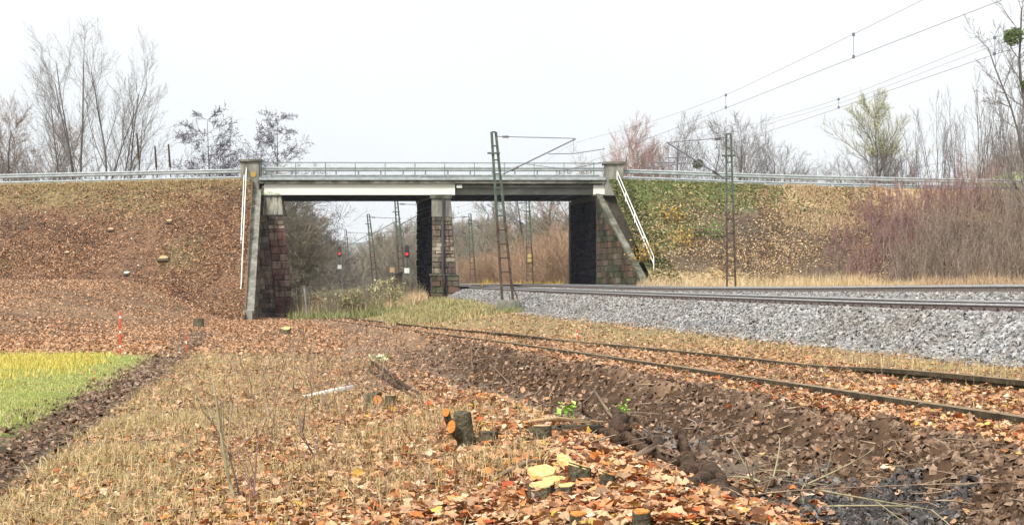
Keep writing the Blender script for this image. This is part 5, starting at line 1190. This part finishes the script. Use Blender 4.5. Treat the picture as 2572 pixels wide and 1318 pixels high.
for sel, tmpl, nm in ((nr, LEAF, "near"), (~nr, LEAF2, "far")):
    for m_, lo, hi, nn, lb in (("litter", 0, .9, "leaf_litter", "pinkish tan fallen leaves"), ("litter_o", .9, .975, "orange_leaf_litter", "rust orange fallen leaves"), ("leaf_gold", .975, 1, "golden_leaf_litter", "golden yellow fallen leaves")):
        q = sel & (kind >= lo) & (kind < hi); k = int(q.sum())
        tag(scatter(nn, *tmpl, P[q], rand_rot(k, .55, rng), Sz[q], M[m_ if nm == "near" or m_ != "litter" else "litter_b"], jitter=.035, rng=rng), lb + (" covering the foreground mound" if nm == "near" else " thinly spread behind the mound and along the siding"), "fallen leaves", kind="stuff")
# mid ground leaves and litter
X, Y = fan(rng, 85000, 16, 108, -.36, .20, 1.35)
d = x_side(Y) - X; nse = vn(X, Y, 2.5, 62); xt = x_main(Y) - 1.5
keep = (X < xt) & ~((X < mud_x(Y) + .3) & (Y < 38)) & (rng.random(len(X)) < .6 + nse)
X, Y = X[keep], Y[keep]; n = len(X); P = put_on_ground(X, Y, .02)
tag(scatter("mid_leaf_litter", *LEAF2, P, rand_rot(n, .5, rng), rng.uniform(.05, .11, n) * (.7 + Y / 120), M['litter_b'], rng=rng), "brown leaf litter on the ground between the foreground and the bridge", "fallen leaves", kind="stuff")
X, Y = fan(rng, 70000, 38, 103, -.37, -.10, .6); X = X; keep = (X < x_side(Y) - 1) & (rng.random(len(X)) < .55 + 1.0 * vn(X, Y, 3, 64)) ; X, Y = X[keep], Y[keep]; n = len(X); P = put_on_ground(X, Y, .03)
tag(scatter("far_leaf_litter", *LEAF2, P, rand_rot(n, .7, rng), rng.uniform(.06, .15, n), M['litter_b'], rng=rng), "brown leaf litter at the foot of the left bank", "fallen leaves", kind="stuff")
# banks
def bank_leaves(side, n, x0, x1, mk, name, label, s0, s1, f=None):
    Y = Y0 - .3 - rng.random(n) * 13; X = x0 + (x1 - x0) * rng.random(n)
    wl = (X < wing_l(Y) - .1) if side < 0 else (X > wing_r(Y) + .05)
    if f is not None: wl &= f(X, Y)
    X, Y = X[wl], Y[wl]; P = np.stack([X, Y, emb_z(X, Y, side) + .03], -1); n = len(X)
    tag(scatter(name, *LEAF2, P, rand_rot(n, .75, rng), rng.uniform(s0, s1, n), M[mk], rng=rng), label, "fallen leaves", kind="stuff")
bank_leaves(-1, 60000, -42, -15, 'litter_b', "bank_leaf_litter", "brown leaf litter over the left bank", .07, .17, lambda X, Y: rng.random(len(X)) < .62 + .9 * vn(X, Y, 3.0, 70) + .7 * vn(X, Y, .9, 75))
bank_leaves(-1, 26000, -42, -15, 'litter', "bank_bright_litter", "brighter orange tan leaves drifting down the left bank", .06, .15, lambda X, Y: rng.random(len(X)) < .25 + .35 * ss(4, 11, Y0 - Y) + 1.0 * vn(X, Y, 2.2, 76))
bank_leaves(-1, 260, -42, -15, 'birch', "wood_chips", "pale wood chips and litter dotted over the left bank", .06, .17)
bank_leaves(-1, 3500, -42, -15, 'g_bank', "bank_weeds", "small green weeds scattered over the left bank", .07, .16, lambda X, Y: (vn(X, Y, 2.4, 71) + .08 * (Y - 103) / 8) > .08)
bank_leaves(1, 120000, 6, 36, 'litter_yb', "bank_leaf_litter", "tan and yellow leaves over the right bank", .07, .16, lambda X, Y: (rng.random(len(X)) < .5 + 1.1 * vn(X, Y, 1.8, 72)) & ((Y0 - Y > .8 + 2 * vn(X, Y, 2, 73)) | (X > 15)) & (rng.random(len(X)) < .35 + .65 * ss(1.5, 5, Y0 - Y + (X - 8) * .35)))
bank_leaves(1, 14000, 6, 24, 'g_bank', "bank_weeds", "green grass and ivy on the right bank beside the bridge", .10, .22, lambda X, Y: ((Y0 - Y) < 2.6 + 5 * (1 - ss(8, 14, X)) + 3 * vn(X, Y, 1.5, 74)))
n = 420; Yk = Y0 - .5 - rng.random(n) * 12; Xk = rng.uniform(-36, -16.5, n); Pk = np.stack([Xk, Yk, emb_z(Xk, Yk, -1) + .05], -1); ak = rng.random(n) * 6.28; lk = rng.uniform(.3, 1.3, n)
dk_ = np.stack([np.cos(ak), np.sin(ak) * .5, np.sin(ak) * .36 + rng.normal(0, .08, n)], -1) * lk[:, None]
V, Fc = prisms(np.concatenate([Pk, Pk + dk_, rng.uniform(.008, .022, n)[:, None], np.full((n, 1), .006)], 1), 4)
tag(np_mesh("bank_sticks", V, Fc, M['stick']), "dead sticks strewn over the left bank", "twigs", kind="stuff")
bank_leaves(1, 9000, 6, 12, 'ivy', "ivy", "dark ivy creeping beside the right wing wall", .10, .2, lambda X, Y: (X - wing_r(Y) < 1.5 + vn(X, Y, .8, 77)))
# grass
def bl(n, y0, y1, u0, u1, power, test, mk, h0, h1, w, name, label, lean=.4, dz=0):
    X, Y = fan(rng, n, y0, y1, u0, u1, power); k = test(X, Y); X, Y = X[k], Y[k]; P = put_on_ground(X, Y, dz - .01)
    o = blades(name, P, M[mk], rng.uniform(h0, h1, len(X)) * (.7 + .8 * np.clip(vn(X, Y, .6, 87) + .5, 0, 1)), w * (.7 + Y / 40), lean, rng); tag(o, label, "grass", kind="stuff")
bl(100000, 9, 40, -.40, -.12, 1.2, lambda X, Y: X < mud_x(Y) - .25 + .5 * vn(X, Y, 1, 80), 'g_green', .02, .065, .007, "field_grass", "fresh green field grass left of the wheel track", .5)
bl(42000, 18, 38, -.42, -.16, 1.0, lambda X, Y: (X < mud_x(Y) - 1.1 + 1.2 * vn(X, Y, 1.5, 81)) & (rng.random(len(X)) < ss(20, 30, Y + 9 * vn(X, Y, 1.6, 82))) & (X / Y < -.215 + .12 * vn(X, Y, 2, 83) - .04 * rng.random(len(X))), 'g_yellow', .05, .16, .012, "yellow_field_grass", "bright yellow grass along the far edge of the field", .35)
bl(90000, 6, 40, -.36, 0.02, 1.5, lambda X, Y: (X > mud_x(Y) + .3) & (X < mud_x(Y) + 3.0 + 3.0 * vn(X, Y, 1.3, 84)) & (rng.random(len(X)) < .7 + vn(X, Y, .8, 85)), 'g_dry', .04, .13, .006, "verge_grass", "dry straw grass right of the wheel track", .9)
bl(75000, 9, 100, -.14, .52, 1.3, lambda X, Y: (x_side(Y) - X < -1.5) & (X < x_main(Y) - 1.6) & (rng.random(len(X)) < .55 + vn(X, Y, 1.1, 86)), 'g_dry', .04, .17, .008, "siding_grass", "dry grass between the siding and the ballast", .6)
bl(16000, 6, 60, -.14, .52, 1.3, lambda X, Y: (np.abs(x_side(Y) - X + .75) < .7), 'g_dry', .03, .11, .007, "track_grass", "short dry grass between the siding rails", .8)
def bush_blades(px0, px1, Ya, Yb, n, mk, h0, h1, name, label, lean=.3, w=.02, zf=None):
    Y = rng.uniform(Ya, Yb, n); pq = rng.uniform(px0, px1, n); kq = np.abs((pq - px0) / (px1 - px0) * 2 - 1) ** 2 + np.abs((Y - Ya) / (Yb - Ya) * 2 - 1) ** 2 * .6 < 1.0 + 1.6 * vn(pq / 40, Y, 1.2, 89); kq &= rng.random(n) < .75 + vn(pq / 25, Y, .7, 92); Y = Y[kq]; pq = pq[kq]; n = len(Y); X = (pq - CX) / F * Y; z = gz(X, Y) if zf is None else zf(X, Y)
    o = blades(name, np.stack([X, Y, z - .02], -1), M[mk], rng.uniform(h0, h1, n) * (.7 + .9 * np.clip(vn(X, Y, 1.5, 88) + .5, 0, 1)), w, lean, rng); tag(o, label, "grass", kind="stuff")
bush_blades(960, 1290, 76, 114, 15000, 'g_bank', .08, .3, "pier_grass", "green grass on the slope at the foot of the pier", .8, .03)
bush_blades(960, 1300, 74, 114, 14000, 'g_dry', .08, .34, "pier_dry_grass", "dry grass mixed into the green slope at the pier", .8, .03)
bush_blades(960, 1070, 104, 122, 6000, 'g_straw', .4, .9, "pier_tall_grass", "tall pale grass left of the pier's foot", .6, .03)
bush_blades(720, 1040, 100, 135, 16000, 'g_bank', .15, .6, "span_weeds", "olive green weeds under the left span", .7, .04)
bush_blades(720, 1060, 108, 142, 18000, 'twig_olive', .5, 1.7, "span_dry_weeds", "tall brown dry weeds under the left span", .5, .03)
bush_blades(720, 1060, 106, 140, 9000, 'g_dry', .3, 1.3, "span_pale_weeds", "pale dry grass among the weeds under the left span", .6, .03)
bush_blades(1225, 1320, 75.5, 79.2, 1100, 'g_bank', .1, .4, 'mast_weeds', 'green weeds around the block of the near mast', .6, .02)
zright = lambda X, Y: EYE - .75 + 0 * X
bush_blades(1600, 3000, 84, 101.8, 36000, 'g_straw', .5, 1.15, "straw_grass", "tall pale straw grass at the foot of the right bank", .35, .03, zright)
bush_blades(2300, 2700, 80, 96, 5000, 'twig_orange', .5, 1.3, "orange_grass", "orange brown weeds at the right edge of the bank's foot", .5, .04, zright)
bush_blades(1180, 1420, 135, 165, 5000, 'leaf_gold', .4, 1.0, "golden_weeds", "golden low weeds beyond the right span", .6, .07, lambda X, Y: EYE - .75 + 0 * X)
nb = 16000; Yb = Y0 - .2 - rng.random(nb) ** 1.6 * 3.6; Xb = rng.uniform(6.5, 21, nb); kk = (Xb > wing_r(Yb) + .5) & (vn(Xb, Yb, 1.0, 93) > -.28 + (Y0 - Yb) * .16 + np.maximum(Xb - 15, 0) * .07); Xb, Yb = Xb[kk], Yb[kk]
tag(blades("crest_grass", np.stack([Xb, Yb, emb_z(Xb, Yb, 1)], -1), M['g_bank'], rng.uniform(.06, .18, len(Xb)), .03, .8, rng), "green grass fringe under the right guardrail", "grass", kind="stuff")
nb = 9000; Yb = Y0 + .1 - rng.random(nb) * 1.2; Xb = rng.uniform(-45, -17.5, nb)
tag(blades("crest_grass", np.stack([Xb, Yb, emb_z(Xb, Yb, -1)], -1), M['g_dry'], rng.uniform(.08, .25, nb), .03, .6, rng), "dry grass fringe under the left guardrail", "grass", kind="stuff")
nb = 22000; Yb = Y0 - .2 - rng.random(nb) ** 1.3 * 5; Xb = rng.uniform(14, 25, nb); kk = vn(Xb, Yb, 1.3, 94) > -.35 + np.abs(Xb - 20) * .09 + (Y0 - Yb) * .09; Xb, Yb = Xb[kk], Yb[kk]; nb = len(Xb)
tag(blades("crest_straw", np.stack([Xb, Yb, emb_z(Xb, Yb, 1)], -1), M['g_straw'], rng.uniform(.08, .25, nb), .03, 1.0, rng), "pale straw patch under the guardrail left of the red shrubs", "grass", kind="stuff")
# soil crumbs on the dug bank and slag in the ditch
X, Y = fan(rng, 170000, 5, 42, -.12, .36, 1.8); d = x_side(Y) - X; nse = vn(X, Y, 1, 90)
k = (d > .35) & (d < 1.6 + .3 * nse) & (rng.random(len(X)) < .8); X, Y = X[k], Y[k]; n = len(X); P = put_on_ground(X, Y, .0)
tag(scatter("soil_crumbs", *CUBE, P, rand_rot(n, .9, rng), rng.uniform(.008, .034, n)[:, None] * rng.uniform(.4, 1.5, (n, 3)) * (.6 + Y / 28)[:, None], M['soilc'], jitter=.16, rng=rng), "crumbled dark earth on the freshly dug ditch bank", "soil", kind="stuff")
X, Y = fan(rng, 40000, 5, 30, -.1, .36, 2.0); d = x_side(Y) - X
k = (d > .95) & (d < 1.6) & (vn(X, Y, 1.4, 91) > -.05) & (Y < 12); X, Y = X[k], Y[k]; n = len(X); P = put_on_ground(X, Y, .01)
tag(scatter("slag_crumbs", *CUBE, P, rand_rot(n, .9, rng), rng.uniform(.008, .028, n)[:, None] * rng.uniform(.5, 1.3, (n, 3)) * (.5 + Y / 14)[:, None], M['grav_d'], jitter=.16, rng=rng), "dark slag and gravel in the bottom of the ditch", "gravel", kind="stuff")
X, Y = fan(rng, 90000, 4.6, 7.4, .11, .30, 1.0); pk = CX + X / Y * F; yk = HY + g_h(X, Y, False) / Y * F
k = (((pk - 2080) / 300) ** 2 + ((yk - 1275) / 100) ** 2 + 2.2 * vn(X, Y, .3, 95) + .8 * rng.random(len(X)) < 1.1); X, Y = X[k], Y[k]; n = len(X); P = put_on_ground(X, Y, .012)
tag(scatter("slag_heap", *CUBE, P, rand_rot(n, .9, rng), rng.uniform(.007, .022, n)[:, None] * rng.uniform(.5, 1.5, (n, 3)), M['grav_k'], jitter=.16, rng=rng), "black slag patch at the lower right of the ditch", "gravel", kind="stuff")
n = 14000; Y = rng.uniform(8, 66, n); X = mud_x(Y) + rng.normal(0, .22, n); P = put_on_ground(X, Y, .0)
tag(scatter("mud_clods", *CUBE, P, rand_rot(n, .9, rng), rng.uniform(.012, .04, n)[:, None] * rng.uniform(.5, 1.4, (n, 3)) * (.6 + Y / 30)[:, None], M['soilc'], jitter=.16, rng=rng), "dark mud clods churned up along the wheel track", "soil", kind="stuff")
# twigs strewn everywhere in the foreground
X, Y = fan(rng, 5200, 5.5, 34, -.34, .34, 1.9); k = ~(X < mud_x(Y)); X, Y = X[k], Y[k]; n = len(X); P = put_on_ground(X, Y, .01)
a = rng.random(n) * 2 * np.pi; L = rng.uniform(.05, .16, n) * (.5 + Y / 14); dirv = np.stack([np.cos(a), np.sin(a), rng.normal(.05, .15, n)], -1)
r0 = rng.uniform(.0015, .005, n) * (.7 + Y / 25)
mid = P + dirv * (L * .5)[:, None] + rng.normal(0, .015, (n, 3)); end = mid + dirv * (L * .5)[:, None]
V, Fc = prisms(np.concatenate([np.concatenate([P, mid, r0[:, None], r0[:, None] * .8], 1), np.concatenate([mid, end, r0[:, None] * .8, r0[:, None] * .5], 1)]), 4)
tag(np_mesh("strewn_twigs", V, Fc, M['stick']), "thin dead twigs strewn over the leaves and the ditch", "twigs", kind="stuff")

# thin autumn haze in the air over the whole valley
hz = MB().box((-3200, -12, -9), (3200, 2750, 170)).build("haze", M['black']); tag(hz, kind="stuff")
hm = bpy.data.materials.new("haze air"); hm.use_nodes = True; hn = hm.node_tree; hn.nodes.clear()
ho = hn.nodes.new("ShaderNodeOutputMaterial"); hv = hn.nodes.new("ShaderNodeVolumePrincipled"); hv.inputs["Color"].default_value = (.88, .93, 1, 1); hv.inputs["Density"].default_value = .00016
hn.links.new(hv.outputs[0], ho.inputs["Volume"]); hz.data.materials.clear(); hz.data.materials.append(hm)
